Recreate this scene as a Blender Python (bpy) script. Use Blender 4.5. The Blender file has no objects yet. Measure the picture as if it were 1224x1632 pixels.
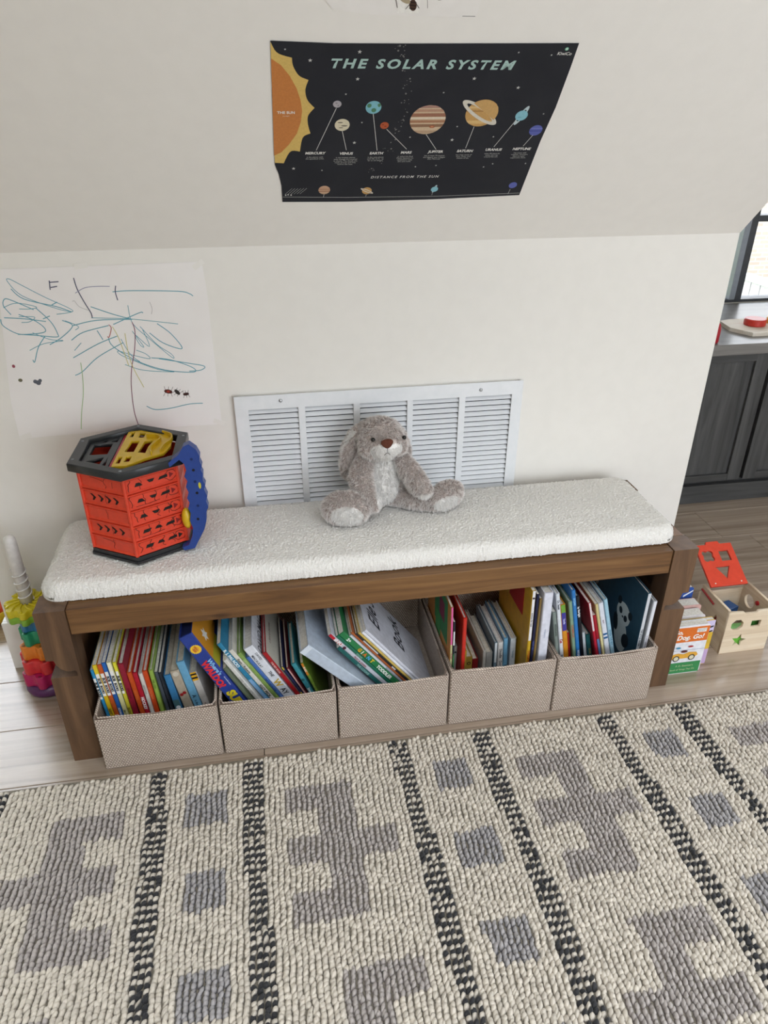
import bpy, bmesh, math, random
import numpy as np
from mathutils import Vector, Matrix, noise
R = math.radians
random.seed(7); rng = np.random.default_rng(7)
SC = bpy.context.scene
COL = SC.collection

# ---------------------------------------------------------------- camera
cam = bpy.data.cameras.new('camera'); co = bpy.data.objects.new('camera', cam); COL.objects.link(co)
cam.sensor_fit = 'VERTICAL'; cam.sensor_height = 36.0; cam.lens = 1146.5 / 1632 * 36
cam.clip_start = 0.05; cam.clip_end = 200
co.location = (0.5286, -1.3494, 1.3763)
co.rotation_euler = (math.pi / 2 - 0.5047, 0.0, -0.1720)
SC.camera = co
# ---------------------------------------------------------------- sky (daylight enters through the windows and an added skylight only)
world = bpy.data.worlds.new('sky'); SC.world = world; world.use_nodes = True
bg = world.node_tree.nodes['Background']
bg.inputs[0].default_value = (0.87, 0.93, 1.0, 1); bg.inputs[1].default_value = 6.1
def portal(name, loc, rot, sx, sy):
    l = bpy.data.lights.new(name, 'AREA'); l.shape = 'RECTANGLE'; l.size = sx; l.size_y = sy
    l.cycles.is_portal = True
    o = bpy.data.objects.new(name, l); COL.objects.link(o); o.location = loc; o.rotation_euler = rot
portal('daylight_portal_rear', (2.50, -3.06, 1.20), (R(90), 0, 0), 2.4, 1.9)
portal('daylight_portal_right', (2.95, 1.60, 1.30), (R(-90), 0, 0), 1.2, 1.3)
portal('daylight_portal_left', (-1.325, 1.60, 1.14), (R(-90), 0, 0), 1.95, 2.12)
portal('daylight_portal_added_skylight', (0.80, -2.00, 2.50), (0, 0, 0), 2.4, 1.2)  # sits in the added skylight behind the camera
SC.view_settings.view_transform = 'Standard'; SC.view_settings.look = 'None'
SC.view_settings.gamma = 1.0; SC.view_settings.use_curve_mapping = False
SC.view_settings.exposure = 0.0
SC.cycles.max_bounces = 6; SC.cycles.diffuse_bounces = 4; SC.cycles.glossy_bounces = 2; SC.cycles.caustics_reflective = False; SC.cycles.caustics_refractive = False

WY = 0.390          # knee wall plane
ZC = 1.116          # crease height
XL, XR = -0.222, 1.738   # knee wall ends
S2 = math.sqrt(0.5)

# ---------------------------------------------------------------- helpers
def lin(c):
    c = c / 255.0
    return c / 12.92 if c <= 0.04045 else ((c + 0.055) / 1.055) ** 2.4
def hexc(h):
    h = h.lstrip('#'); return tuple(lin(int(h[i:i + 2], 16)) for i in (0, 2, 4)) + (1.0,)
MATS = {}
def mat(name, color='#ffffff', rough=0.6, spec=0.4, metal=0.0, sheen=0.0, build=None, coat=0.0):
    if name in MATS: return MATS[name]
    m = bpy.data.materials.new(name); m.use_nodes = True
    b = m.node_tree.nodes['Principled BSDF']
    b.inputs['Base Color'].default_value = hexc(color); b.inputs['Roughness'].default_value = rough
    b.inputs['Specular IOR Level'].default_value = spec; b.inputs['Metallic'].default_value = metal
    b.inputs['Sheen Weight'].default_value = sheen; b.inputs['Coat Weight'].default_value = coat; b.inputs['Coat Roughness'].default_value = 0.20; b.inputs['Coat IOR'].default_value = 1.6
    if build: build(m.node_tree, b)
    MATS[name] = m; return m
def N(nt, t, **kw):
    n = nt.nodes.new(t)
    for k, v in kw.items(): setattr(n, k, v)
    return n
def ramp(nt, src, stops):
    r = N(nt, 'ShaderNodeValToRGB'); e = r.color_ramp.elements
    while len(e) > 1: e.remove(e[-1])
    e[0].position = stops[0][0]; e[0].color = hexc(stops[0][1])
    for p, c in stops[1:]:
        x = e.new(p); x.color = hexc(c)
    nt.links.new(src, r.inputs[0]); return r
def coords(nt, scale, kind='Object', rot=(0, 0, 0)):
    t = N(nt, 'ShaderNodeTexCoord'); mp = N(nt, 'ShaderNodeMapping'); mp.inputs['Scale'].default_value = scale
    mp.inputs['Rotation'].default_value = rot
    nt.links.new(t.outputs[kind], mp.inputs[0]); return mp.outputs[0]
def bump(nt, b, h, strength, dist=0.002):
    n = N(nt, 'ShaderNodeBump'); n.inputs['Strength'].default_value = strength; n.inputs['Distance'].default_value = dist
    nt.links.new(h, n.inputs['Height']); nt.links.new(n.outputs[0], b.inputs['Normal'])
def wood(c0, c1, c2, scale, knots=False, bstr=0.15, rand=0.0):
    def f(nt, b):
        oi = N(nt, 'ShaderNodeObjectInfo')
        tc = N(nt, 'ShaderNodeTexCoord'); ad = N(nt, 'ShaderNodeVectorMath', operation='ADD')
        sc = N(nt, 'ShaderNodeVectorMath', operation='SCALE'); sc.inputs[0].default_value = (7, 5, 3)
        nt.links.new(oi.outputs['Random'], sc.inputs['Scale'])
        nt.links.new(tc.outputs['Object'], ad.inputs[0]); nt.links.new(sc.outputs[0], ad.inputs[1])
        mp = N(nt, 'ShaderNodeMapping'); mp.inputs['Scale'].default_value = scale; nt.links.new(ad.outputs[0], mp.inputs[0])
        n1 = N(nt, 'ShaderNodeTexNoise'); n1.inputs['Scale'].default_value = 1.0; n1.inputs['Detail'].default_value = 6; n1.inputs['Roughness'].default_value = 0.62
        n1.inputs['Distortion'].default_value = 0.9
        nt.links.new(mp.outputs[0], n1.inputs['Vector'])
        r = ramp(nt, n1.outputs[0], [(0.30, c0), (0.5, c1), (0.70, c2)])
        out = r.outputs[0]
        if rand:
            hs = N(nt, 'ShaderNodeHueSaturation')
            mr = N(nt, 'ShaderNodeMapRange'); mr.inputs[3].default_value = 1 - rand; mr.inputs[4].default_value = 1 + rand
            nt.links.new(oi.outputs['Random'], mr.inputs[0]); nt.links.new(mr.outputs[0], hs.inputs['Value'])
            nt.links.new(out, hs.inputs['Color']); out = hs.outputs[0]
        if knots:
            mk = N(nt, 'ShaderNodeMapping'); mk.inputs['Scale'].default_value = knots; nt.links.new(ad.outputs[0], mk.inputs[0])
            vo = N(nt, 'ShaderNodeTexVoronoi'); vo.inputs['Scale'].default_value = 1.0; nt.links.new(mk.outputs[0], vo.inputs['Vector'])
            kr = N(nt, 'ShaderNodeMapRange'); kr.inputs[1].default_value = 0.045; kr.inputs[2].default_value = 0.12
            kr.inputs[3].default_value = 0.75; kr.inputs[4].default_value = 0.0
            nt.links.new(vo.outputs['Distance'], kr.inputs[0])
            mx = N(nt, 'ShaderNodeMix', data_type='RGBA'); mx.inputs['B'].default_value = hexc('#3a2416')
            nt.links.new(kr.outputs[0], mx.inputs['Factor']); nt.links.new(out, mx.inputs['A']); out = mx.outputs['Result']
        nt.links.new(out, b.inputs['Base Color'])
        bump(nt, b, n1.outputs[0], bstr, 0.0015)
    return f
def speckle(c0, c1, scale, bstr=0.2, dist=0.001, det=3):
    def f(nt, b):
        v = coords(nt, (scale,) * 3); n1 = N(nt, 'ShaderNodeTexNoise'); n1.inputs['Scale'].default_value = 1; n1.inputs['Detail'].default_value = det
        nt.links.new(v, n1.inputs['Vector']); r = ramp(nt, n1.outputs[0], [(0.35, c0), (0.65, c1)])
        nt.links.new(r.outputs[0], b.inputs['Base Color']); bump(nt, b, n1.outputs[0], bstr, dist)
    return f
def vcol(nt, b):
    a = N(nt, 'ShaderNodeAttribute', attribute_name='tint'); nt.links.new(a.outputs['Color'], b.inputs['Base Color'])
def plain(h, rough=0.55, spec=0.4):
    return mat('paint_' + h.strip('#'), h, rough, spec, build=speckle(h, shade(h, 0.94), 60, 0.02, 0.0005))
def shade(h, f):
    h = h.lstrip('#'); return '#' + ''.join('%02x' % max(0, min(255, int(int(h[i:i + 2], 16) * f))) for i in (0, 2, 4))
def gloss(h): return mat('plastic_' + h.strip('#'), h, 0.32, 0.5, build=speckle(h, shade(h, 0.95), 90, 0.03, 0.0004))
def printm(h): return mat('print_' + h.strip('#'), h, 0.55, 0.3, build=speckle(h, shade(h, 0.96), 300, 0.0, 0.0004))

def mk(name, me, m=None, parent=None, loc=None, rot=None, smooth=False):
    o = bpy.data.objects.new(name, me); COL.objects.link(o)
    if m is not None:
        me.materials.clear(); me.materials.append(m)
    if parent is not None: o.parent = parent
    if loc is not None: o.location = loc
    if rot is not None: o.rotation_euler = rot
    if smooth:
        me.polygons.foreach_set('use_smooth', [True] * len(me.polygons))
    return o
def tag(o, label, cat, group=None):
    o['label'] = label; o['category'] = cat
    if group: o['group'] = group
    return o
def thing(name, label, cat, loc=(0, 0, 0), rot=(0, 0, 0), group=None):
    o = bpy.data.objects.new(name, None); COL.objects.link(o); o.location = loc; o.rotation_euler = rot
    o.empty_display_size = 0.05
    return tag(o, label, cat, group)
def struct(o): o['kind'] = 'structure'; return o

class MB:
    def __init__(s): s.v = []; s.f = []
    def add(s, vs, fs, M=None):
        k = len(s.v)
        s.v += [tuple(M @ Vector(p)) if M is not None else tuple(p) for p in vs]
        s.f += [tuple(i + k for i in f) for f in fs]; return s
    def box(s, x0, x1, y0, y1, z0, z1, ch=0.0, M=None):
        if x0 > x1: x0, x1 = x1, x0
        if y0 > y1: y0, y1 = y1, y0
        if z0 > z1: z0, z1 = z1, z0
        if ch <= 0:
            vs = [(x, y, z) for z in (z0, z1) for y in (y0, y1) for x in (x0, x1)]
            return s.add(vs, [(0, 2, 3, 1), (4, 5, 7, 6), (0, 1, 5, 4), (2, 6, 7, 3), (0, 4, 6, 2), (1, 3, 7, 5)], M)
        bm = bmesh.new(); bmesh.ops.create_cube(bm, size=1)
        for v in bm.verts:
            v.co = Vector(((x0 + x1) / 2 + v.co.x * (x1 - x0), (y0 + y1) / 2 + v.co.y * (y1 - y0), (z0 + z1) / 2 + v.co.z * (z1 - z0)))
        ch = min(ch, 0.45 * min(x1 - x0, y1 - y0, z1 - z0))
        bmesh.ops.bevel(bm, geom=bm.edges[:], offset=ch, segments=2, profile=0.5, affect='EDGES')
        return s.bm(bm, M)
    def bm(s, bm, M=None):
        bm.verts.index_update()
        s.add([v.co.copy() for v in bm.verts], [tuple(v.index for v in f.verts) for f in bm.faces], M); bm.free(); return s
    def prism(s, poly, z0, z1, M=None):
        n = len(poly); vs = [(p[0], p[1], z0) for p in poly] + [(p[0], p[1], z1) for p in poly]
        a = sum(poly[i][0] * poly[(i + 1) % n][1] - poly[(i + 1) % n][0] * poly[i][1] for i in range(n))
        fs = [tuple(range(n - 1, -1, -1)), tuple(range(n, 2 * n))] + [(i, (i + 1) % n, n + (i + 1) % n, n + i) for i in range(n)]
        if a < 0: fs = [f[::-1] for f in fs]
        return s.add(vs, fs, M)
    def lathe(s, prof, n=24, M=None):
        vs = []; fs = []; m = len(prof)
        for i in range(n):
            a = 2 * math.pi * i / n
            vs += [(r * math.cos(a), r * math.sin(a), z) for r, z in prof]
        for i in range(n):
            j = (i + 1) % n
            fs += [(i * m + k, j * m + k, j * m + k + 1, i * m + k + 1) for k in range(m - 1)]
        fs.append(tuple(i * m for i in range(n - 1, -1, -1))); fs.append(tuple(i * m + m - 1 for i in range(n)))
        return s.add(vs, fs, M)
    def tube(s, pts, r, n=8, M=None):
        pts = [Vector(p) for p in pts]; vs = []; fs = []; up = None
        rr = r if isinstance(r, (list, tuple)) else [r] * len(pts)
        for i, p in enumerate(pts):
            t = (pts[min(i + 1, len(pts) - 1)] - pts[max(i - 1, 0)]).normalized()
            if up is None: up = t.orthogonal().normalized()
            up = (up - t * up.dot(t)).normalized(); b = t.cross(up)
            for k in range(n):
                a = 2 * math.pi * k / n; vs.append(p + (up * math.cos(a) + b * math.sin(a)) * rr[i])
        for i in range(len(pts) - 1):
            for k in range(n):
                k2 = (k + 1) % n; fs.append((i * n + k, i * n + k2, (i + 1) * n + k2, (i + 1) * n + k))
        fs.append(tuple(range(n - 1, -1, -1))); fs.append(tuple((len(pts) - 1) * n + k for k in range(n)))
        return s.add(vs, fs, M)
    def sphere(s, c, r, sub=3, M=None):
        bm = bmesh.new(); bmesh.ops.create_icosphere(bm, subdivisions=sub, radius=1)
        r = (r, r, r) if isinstance(r, (int, float)) else r
        for v in bm.verts: v.co = Vector((v.co.x * r[0], v.co.y * r[1], v.co.z * r[2]))
        if M is not None:
            for v in bm.verts: v.co = M @ v.co
        for v in bm.verts: v.co += Vector(c)
        return s.bm(bm)
    def ribbon(s, pts, w, z, M=None):
        # flat marker stroke in the local xy plane at height z
        pts = [Vector((p[0], p[1])) for p in pts]; vs = []; fs = []
        for i, p in enumerate(pts):
            d = pts[min(i + 1, len(pts) - 1)] - pts[max(i - 1, 0)]
            d = d.normalized() if d.length > 1e-9 else Vector((1, 0)); nrm = Vector((-d.y, d.x)) * w / 2
            vs += [(p.x + nrm.x, p.y + nrm.y, z), (p.x - nrm.x, p.y - nrm.y, z)]
        fs = [(2 * i, 2 * i + 1, 2 * i + 3, 2 * i + 2) for i in range(len(pts) - 1)]
        return s.add(vs, fs, M)
    def mesh(s, name='m'):
        me = bpy.data.meshes.new(name); me.from_pydata(s.v, [], s.f); me.update(); return me
    def build(s, name, m, parent=None, loc=None, rot=None, smooth=False):
        return mk(name, s.mesh(name), m, parent, loc, rot, smooth)

def smooth_pts(pts, k=4):
    out = []
    n = len(pts)
    if n < 3: return pts
    for i in range(n - 1):
        p0, p1, p2, p3 = pts[max(i - 1, 0)], pts[i], pts[i + 1], pts[min(i + 2, n - 1)]
        for j in range(k):
            t = j / k
            out.append(tuple(0.5 * (2 * b + (c - a) * t + (2 * a - 5 * b + 4 * c - d) * t * t + (3 * b - a - 3 * c + d) * t ** 3) for a, b, c, d in zip(p0, p1, p2, p3)))
    out.append(pts[-1]); return out
def circ(cx, cy, rx, ry=None, n=32, rot=0):
    ry = rx if ry is None else ry; c, s_ = math.cos(rot), math.sin(rot)
    return [(cx + rx * math.cos(2 * math.pi * i / n) * c - ry * math.sin(2 * math.pi * i / n) * s_,
             cy + rx * math.cos(2 * math.pi * i / n) * s_ + ry * math.sin(2 * math.pi * i / n) * c) for i in range(n)]
def plate_mesh(loops, th, bev=0.0):
    # flat plate with holes in the local xy plane, thickness th centred on z=0
    cu = bpy.data.curves.new('plate', 'CURVE'); cu.dimensions = '2D'; cu.fill_mode = 'BOTH'
    cu.extrude = th / 2 - bev; cu.bevel_depth = bev; cu.bevel_resolution = 1
    if bev: cu.offset = -bev
    for lp in loops:
        sp = cu.splines.new('POLY'); sp.points.add(len(lp) - 1); sp.use_cyclic_u = True
        for i, p in enumerate(lp): sp.points[i].co = (p[0], p[1], 0, 1)
    o = bpy.data.objects.new('tmp', cu); me = bpy.data.meshes.new_from_object(o)
    bpy.data.objects.remove(o); bpy.data.curves.remove(cu); me.materials.clear(); return me
def text_mesh(s, size, bold=0.0, shear=0.0, spacing=1.0, align='CENTER', line=1.0):
    cu = bpy.data.curves.new('txt', 'FONT'); cu.body = s; cu.size = size; cu.offset = bold * size; cu.shear = shear
    cu.space_character = spacing; cu.align_x = align; cu.align_y = 'CENTER'; cu.space_line = line; cu.resolution_u = 3
    o = bpy.data.objects.new('tmp', cu); me = bpy.data.meshes.new_from_object(o)
    bpy.data.objects.remove(o); bpy.data.curves.remove(cu); me.materials.clear(); return me
def xf(me, M): me.transform(M); me.update(); return me
def frame(o, u, v):
    u = Vector(u).normalized(); v = Vector(v).normalized(); n = u.cross(v)
    M = Matrix((u, v, n)).transposed().to_4x4(); M.translation = Vector(o); return M
def mesh_from_np(name, V, F, cols=None):
    me = bpy.data.meshes.new(name); n = F.shape[1]
    me.vertices.add(len(V)); me.vertices.foreach_set('co', V.astype(np.float32).ravel())
    me.loops.add(F.size); me.loops.foreach_set('vertex_index', F.astype(np.int32).ravel())
    me.polygons.add(len(F)); me.polygons.foreach_set('loop_start', np.arange(0, F.size, n, dtype=np.int32))
    me.update(calc_edges=True)
    if cols is not None:
        a = me.color_attributes.new('tint', 'FLOAT_COLOR', 'POINT')
        c = np.ones((len(V), 4), np.float32); c[:, :3] = cols; a.data.foreach_set('color', c.ravel())
    return me

# ---------------------------------------------------------------- shared materials
M_wall = mat('wall_paint', '#ece8e1', 0.85, 0.25, build=speckle('#ede9e2', '#ebe7e0', 30, 0.04, 0.0005))
M_trim = mat('trim_paint', '#efede8', 0.45, 0.4, build=speckle('#efede8', '#ebe9e3', 30, 0.02, 0.0005))
M_floor = mat('oak_floor', rough=0.34, spec=0.5, coat=0.85, build=wood('#8b7866', '#aa9887', '#bdac9c', (1.4, 40, 8), bstr=0.18, rand=0.05))
M_wx = mat('bench_wood_long', rough=0.5, spec=0.4, build=wood('#4e331c', '#6c4b2b', '#835f39', (2.2, 38, 38), knots=(4.5, 12, 12)))
M_wz = mat('bench_wood_upright', rough=0.5, spec=0.4, build=wood('#4a3526', '#604631', '#72553c', (22, 22, 2.5)))
M_wy = mat('bench_wood_cross', rough=0.45, spec=0.45, build=wood('#5a3d28', '#735035', '#8a6644', (26, 2.2, 26)))
M_white_metal = mat('white_enamel', '#e9eaec', 0.4, 0.5, build=speckle('#e9eaec', '#e4e6e8', 40, 0.02, 0.0004))
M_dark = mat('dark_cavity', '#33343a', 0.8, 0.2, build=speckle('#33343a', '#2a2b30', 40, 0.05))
M_paper = mat('paper_white', '#efebe6', 0.8, 0.2, build=speckle('#efebe6', '#ebe7e1', 25, 0.05, 0.0006))
M_pages = mat('page_edges', '#d8cfbd', 0.85, 0.15, build=speckle('#ddd4c2', '#c9bfab', 180, 0.25, 0.0006))
M_pages_w = mat('page_edges_white', '#e3dfd8', 0.85, 0.15, build=speckle('#e6e2da', '#d3cec4', 180, 0.25, 0.0006))

# ================================================================ THE SETTING
fl = struct(MB().box(-2.7, 4.3, -3.2, 1.72, -0.08, -0.015).build('floor', M_dark))
plank_me = {}
row = 0; y = -3.1
while y < 1.70:
    x = -2.65 - random.random() * 1.0
    while x < 4.25:
        ln = random.choice((1.4, 1.7, 2.1))
        if ln not in plank_me:
            plank_me[ln] = MB().box(0.0007, ln - 0.0007, 0.0007, 0.1893, -0.015, 0, 0.0012).mesh('plank'); plank_me[ln].materials.append(M_floor)
        if x + ln > -2.65:
            p = bpy.data.objects.new('plank', plank_me[ln]); COL.objects.link(p); p.parent = fl; p.location = (x, y, 0)
        x += ln
    y += 0.19
# knee wall, sloped ceiling with the dormer openings beside it
struct(MB().box(XL, .470, WY, WY + 0.10, 0, ZC).box(1.182, XR, WY, WY + 0.10, 0, ZC).box(.470, 1.182, WY, WY + 0.10, 0, .424).box(.470, 1.182, WY, WY + 0.10, .752, ZC).build('wall_back', M_wall))
cz = 2.42; cy = WY - (cz - ZC)
Mx = Matrix(((0, 0, 1, 0), (1, 0, 0, 0), (0, 1, 0, 0), (0, 0, 0, 1)))   # poly (y,z) extruded along x
slope = [(WY, ZC), (cy, cz), (cy, cz + 0.14), (WY + 0.14, ZC)]
struct(MB().prism(slope, XL, XR, Mx).build('ceiling_slope', M_wall))
struct(MB().box(-2.7, -.40, -3.2, cy + 0.03, cz, cz + 0.1).box(2.0, 4.3, -3.2, cy + 0.03, cz, cz + 0.1).box(-.40, 2.0, -3.2, -2.60, cz, cz + 0.1).box(-.40, 2.0, -1.40, cy + 0.03, cz, cz + 0.1).build('ceiling', M_wall))
# dormer cheeks and dormer ceilings
cheek = [(WY + 0.1, 0), (1.62, 0), (1.62, cz), (cy + 0.2, cz), (WY + 0.12, ZC + 0.02), (WY + 0.1, ZC)]
struct(MB().prism(cheek, XR - 0.09, XR, Mx).build('wall_cheek_right', M_wall))
struct(MB().prism(cheek, XL, XL + 0.09, Mx).build('wall_cheek_left', M_wall))
struct(MB().box(XR, 4.3, cy, 1.72, cz - 0.0, cz + 0.1).build('ceiling_dormer_right', M_wall))
struct(MB().box(-2.7, XL, cy, 1.72, cz - 0.0, cz + 0.1).build('ceiling_dormer_left', M_wall))
struct(MB().box(4.2, 4.3, -3.2, 1.72, 0, cz).build('wall_right', M_wall))
struct(MB().box(-2.7, -2.6, -3.2, 1.72, 0, cz).build('wall_left', M_wall))
def wall_with_hole(name, x0, x1, y0, y1, z1, hx0, hx1, hz0, hz1):
    m = MB().box(x0, hx0, y0, y1, 0, z1).box(hx1, x1, y0, y1, 0, z1).box(hx0, hx1, y0, y1, 0, hz0).box(hx0, hx1, y0, y1, hz1, z1)
    return struct(m.build(name, M_wall))
wall_with_hole('wall_dormer_right', XR, 4.2, 1.54, 1.64, cz, 2.36, 3.55, 0.655, 1.95)
wall_with_hole('wall_dormer_left', -2.6, XL, 1.54, 1.64, cz, -2.30, -0.35, 0.08, 2.20)
wall_with_hole('wall_front', -2.6, 4.2, -3.1, -3.0, cz, 1.30, 3.70, 0.25, 2.15)
# baseboards
struct(MB().box(XL - 0.012, XR, WY - 0.011, WY, 0, 0.157, 0.002).box(XL - 0.012, XL, WY, 1.54, 0, 0.157, 0.002).build('baseboard_back', M_trim))

# windows
def glass(nt, b):
    nt.nodes.remove(b); out = nt.nodes['Material Output']
    tr = N(nt, 'ShaderNodeBsdfTransparent'); gl = N(nt, 'ShaderNodeBsdfGlossy'); gl.inputs['Roughness'].default_value = 0.02
    fr = N(nt, 'ShaderNodeFresnel'); fr.inputs[0].default_value = 1.25
    mx = N(nt, 'ShaderNodeMixShader'); nt.links.new(fr.outputs[0], mx.inputs[0]); nt.links.new(tr.outputs[0], mx.inputs[1]); nt.links.new(gl.outputs[0], mx.inputs[2])
    nt.links.new(mx.outputs[0], out.inputs[0])
M_glass = mat('window_glass', build=glass)
M_frame = mat('dark_window_frame', '#3d4045', 0.4, 0.5, build=speckle('#3d4045', '#383b40', 40, 0.02))
M_sash = mat('grey_window_profile', '#8d939b', 0.4, 0.5, build=speckle('#8d939b', '#878d95', 40, 0.02))
def window(name, x0, x1, z0, z1, y, panes, bars):
    # outer frame, then the given panes (x0,x1,z0,z1) and bars
    o = MB().box(x0, x0 + 0.02, y, y + 0.07, z0, z1, 0.002).box(x1 - 0.02, x1, y, y + 0.07, z0, z1, 0.002).box(x0, x1, y, y + 0.07, z0, z0 + 0.012, 0.002).box(x0, x1, y, y + 0.07, z1 - 0.02, z1, 0.002).build(name, M_frame)
    struct(o)
    for b in bars: MB().box(*b[:2], y - 0.004, y + 0.06, *b[2:4], 0.002).build('glazing_bar', b[4], o)
    for p in panes: MB().box(p[0], p[1], y + 0.03, y + 0.036, p[2], p[3]).build('pane', M_glass, o)
    return o
window('window_1', 2.36, 3.55, 0.655, 1.95, 1.55,
       [(2.38, 2.562, 0.667, 1.93), (2.618, 3.53, 0.667, 0.985), (2.618, 3.53, 1.01, 1.93)],
       [(2.562, 2.588, 0.667, 1.93, M_sash), (2.588, 2.618, 0.667, 1.93, M_frame), (2.618, 3.53, 0.985, 1.01, M_frame)])
window('window_2', -2.30, -0.35, 0.08, 2.20, 1.55, [(-2.28, -1.335, 0.092, 2.18), (-1.315, -0.37, 0.092, 2.18)], [(-1.335, -1.315, 0.092, 2.18, M_frame)])
sk = struct(MB().box(-.40, -.38, -2.6, -1.4, cz + .02, cz + .08, .002).box(1.98, 2.0, -2.6, -1.4, cz + .02, cz + .08, .002).box(-.38, 1.98, -2.6, -2.58, cz + .02, cz + .08, .002).box(-.38, 1.98, -1.42, -1.4, cz + .02, cz + .08, .002).build('added_skylight', M_frame))  # unseen skylight, added so cushion and rug get more light from above
MB().box(-.38, 1.98, -2.58, -1.42, cz + .05, cz + .056).build('pane', M_glass, sk)
window('window_3', 1.30, 3.70, 0.25, 2.15, -3.08, [(1.32, 2.48, 0.26, 2.13), (2.52, 3.68, 0.26, 2.13)], [(2.48, 2.52, 0.26, 2.13, M_frame)])

# outdoors seen through the dormer window
M_ground = mat('lawn', '#7c8f5a', 0.9, 0.1, build=speckle('#7c8f5a', '#94a070', 2, 0.2, 0.01))
struct(MB().box(-40, 45, 1.9, 60, -3.2, -3.0).build('ground', M_ground))
def brickm(nt, b):
    v = coords(nt, (1, 1, 1), rot=(R(90), 0, 0)); t = N(nt, 'ShaderNodeTexBrick'); t.inputs['Scale'].default_value = 1.0
    t.inputs['Color1'].default_value = hexc('#94857d'); t.inputs['Color2'].default_value = hexc('#9f9189'); t.inputs['Mortar'].default_value = hexc('#a59d97')
    t.inputs['Brick Width'].default_value = 0.24; t.inputs['Row Height'].default_value = 0.08; t.inputs['Mortar Size'].default_value = 0.012
    nt.links.new(v, t.inputs['Vector']); nt.links.new(t.outputs[0], b.inputs['Base Color'])
nh = thing('neighbour_house', 'pale pinkish brick house seen through the dormer window', 'house', (14, 12, -3.0))
MB().box(-6, 9, 0, 0.3, 0, 6.5).build('wall', mat('pale_brick', rough=0.9, spec=0.1, build=brickm), nh)
MB().box(-6.4, 9.4, -0.5, 4, 6.5, 6.8).build('roof', plain('#8a8580'), nh)
dr = thing('deck_fence', 'white slatted deck fence outside the dormer window', 'fence', (3.64, 2.0, -3.0))
M_outw = plain('#a9a8a8')
MB().box(-0.03, 0.05, -0.05, 1.0, 3.45, 3.48, 0.004).build('top_rail', M_outw, dr)
bme = MB().box(0, 0.02, 0, 0.085, 0, 3.45).mesh('board'); bme.materials.append(M_outw)
for i in range(11):
    o = bpy.data.objects.new('board', bme); COL.objects.link(o); o.parent = dr; o.location = (0, -0.04 + i * 0.094, 0)

# ================================================================ DORMER CABINET
M_cabz = mat('charcoal_oak', rough=0.5, spec=0.4, build=wood('#353535', '#4a4a4a', '#585858', (28, 28, 2.0), bstr=0.25))
M_cabx = mat('charcoal_oak_rail', rough=0.5, spec=0.4, build=wood('#323232', '#444444', '#505050', (2.0, 28, 28), bstr=0.2))
cb = thing('low_cabinet', 'charcoal oak low cabinet under the dormer window', 'cabinet', (1.76, 0.973, 0))
MB().box(0, 1.7, 0.012, 0.54, 0.0, 0.615).build('body', M_cabx, cb)
MB().box(0, 1.7, -0.012, 0.012, 0.0, 0.078, 0.002).build('plinth', M_cabx, cb)
for x0 in (0.075, 0.63, 1.185):
    d = MB().box(x0 + 0.05, x0 + 0.49, 0.0, 0.008, 0.12, 0.59).build('door', M_cabz, cb)
    for a_ in (x0, x0 + 0.485): MB().box(a_, a_ + 0.055, -0.012, 0.008, 0.095, 0.61, 0.0015).build('door_stile', M_cabz, d)
    for a_ in (0.095, 0.583): MB().box(x0 + 0.055, x0 + 0.485, -0.012, 0.008, a_, a_ + 0.028, 0.0015).build('door_rail', M_cabx, d)
ct = MB().box(0, 1.72, -0.03, 0.565, 0.0, 0.04, 0.003).build('cabinet_worktop', mat('grey_oak_top', rough=0.28, spec=0.5, build=wood('#5b5a5a', '#777472', '#8d8a86', (1.6, 22, 22), bstr=0.3)), loc=(1.745, 0.973, 0.615))
tag(ct, 'grey oak worktop of the cabinet reflecting the window', 'worktop')
pz = 0.655
tr = MB().prism([(0.0, 0.10), (-0.02, 0.0), (0.02, -0.085), (0.36, -0.085), (0.36, 0.115), (0.05, 0.115)], 0, 0.014).build('wooden_tray', mat('pale_wood', rough=0.6, build=wood('#e0d3c0', '#e9dfd0', '#efe8dc', (4, 30, 30), bstr=0.05)), loc=(2.31, 1.115, pz))
tag(tr, 'pale wooden board with cut corners on the dark cabinet', 'tray')
def disc(col, x, y, label):
    o = MB().lathe([(0.0, 0), (0.038, 0), (0.040, 0.003), (0.040, 0.022), (0.037, 0.025), (0.0, 0.025)], 32).build('toy_disc', gloss(col), loc=(x, y, pz + 0.0142), smooth=False)
    tag(o, label, 'toy')
disc('#c73428', 2.405, 1.135, 'round red disc on the pale wooden board'); disc('#eba51e', 2.505, 1.14, 'round yellow disc on the board beside the red disc')
o = MB().lathe([(0.0, 0), (0.022, 0), (0.025, 0.006), (0.025, 0.05), (0.02, 0.068), (0.012, 0.076), (0.0, 0.078)], 24).build('toy_peg', gloss('#b5212f'), loc=(2.134, 0.985, pz), smooth=True)
tag(o, 'dark red toy peeking past the wall end on the cabinet', 'toy')

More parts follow.
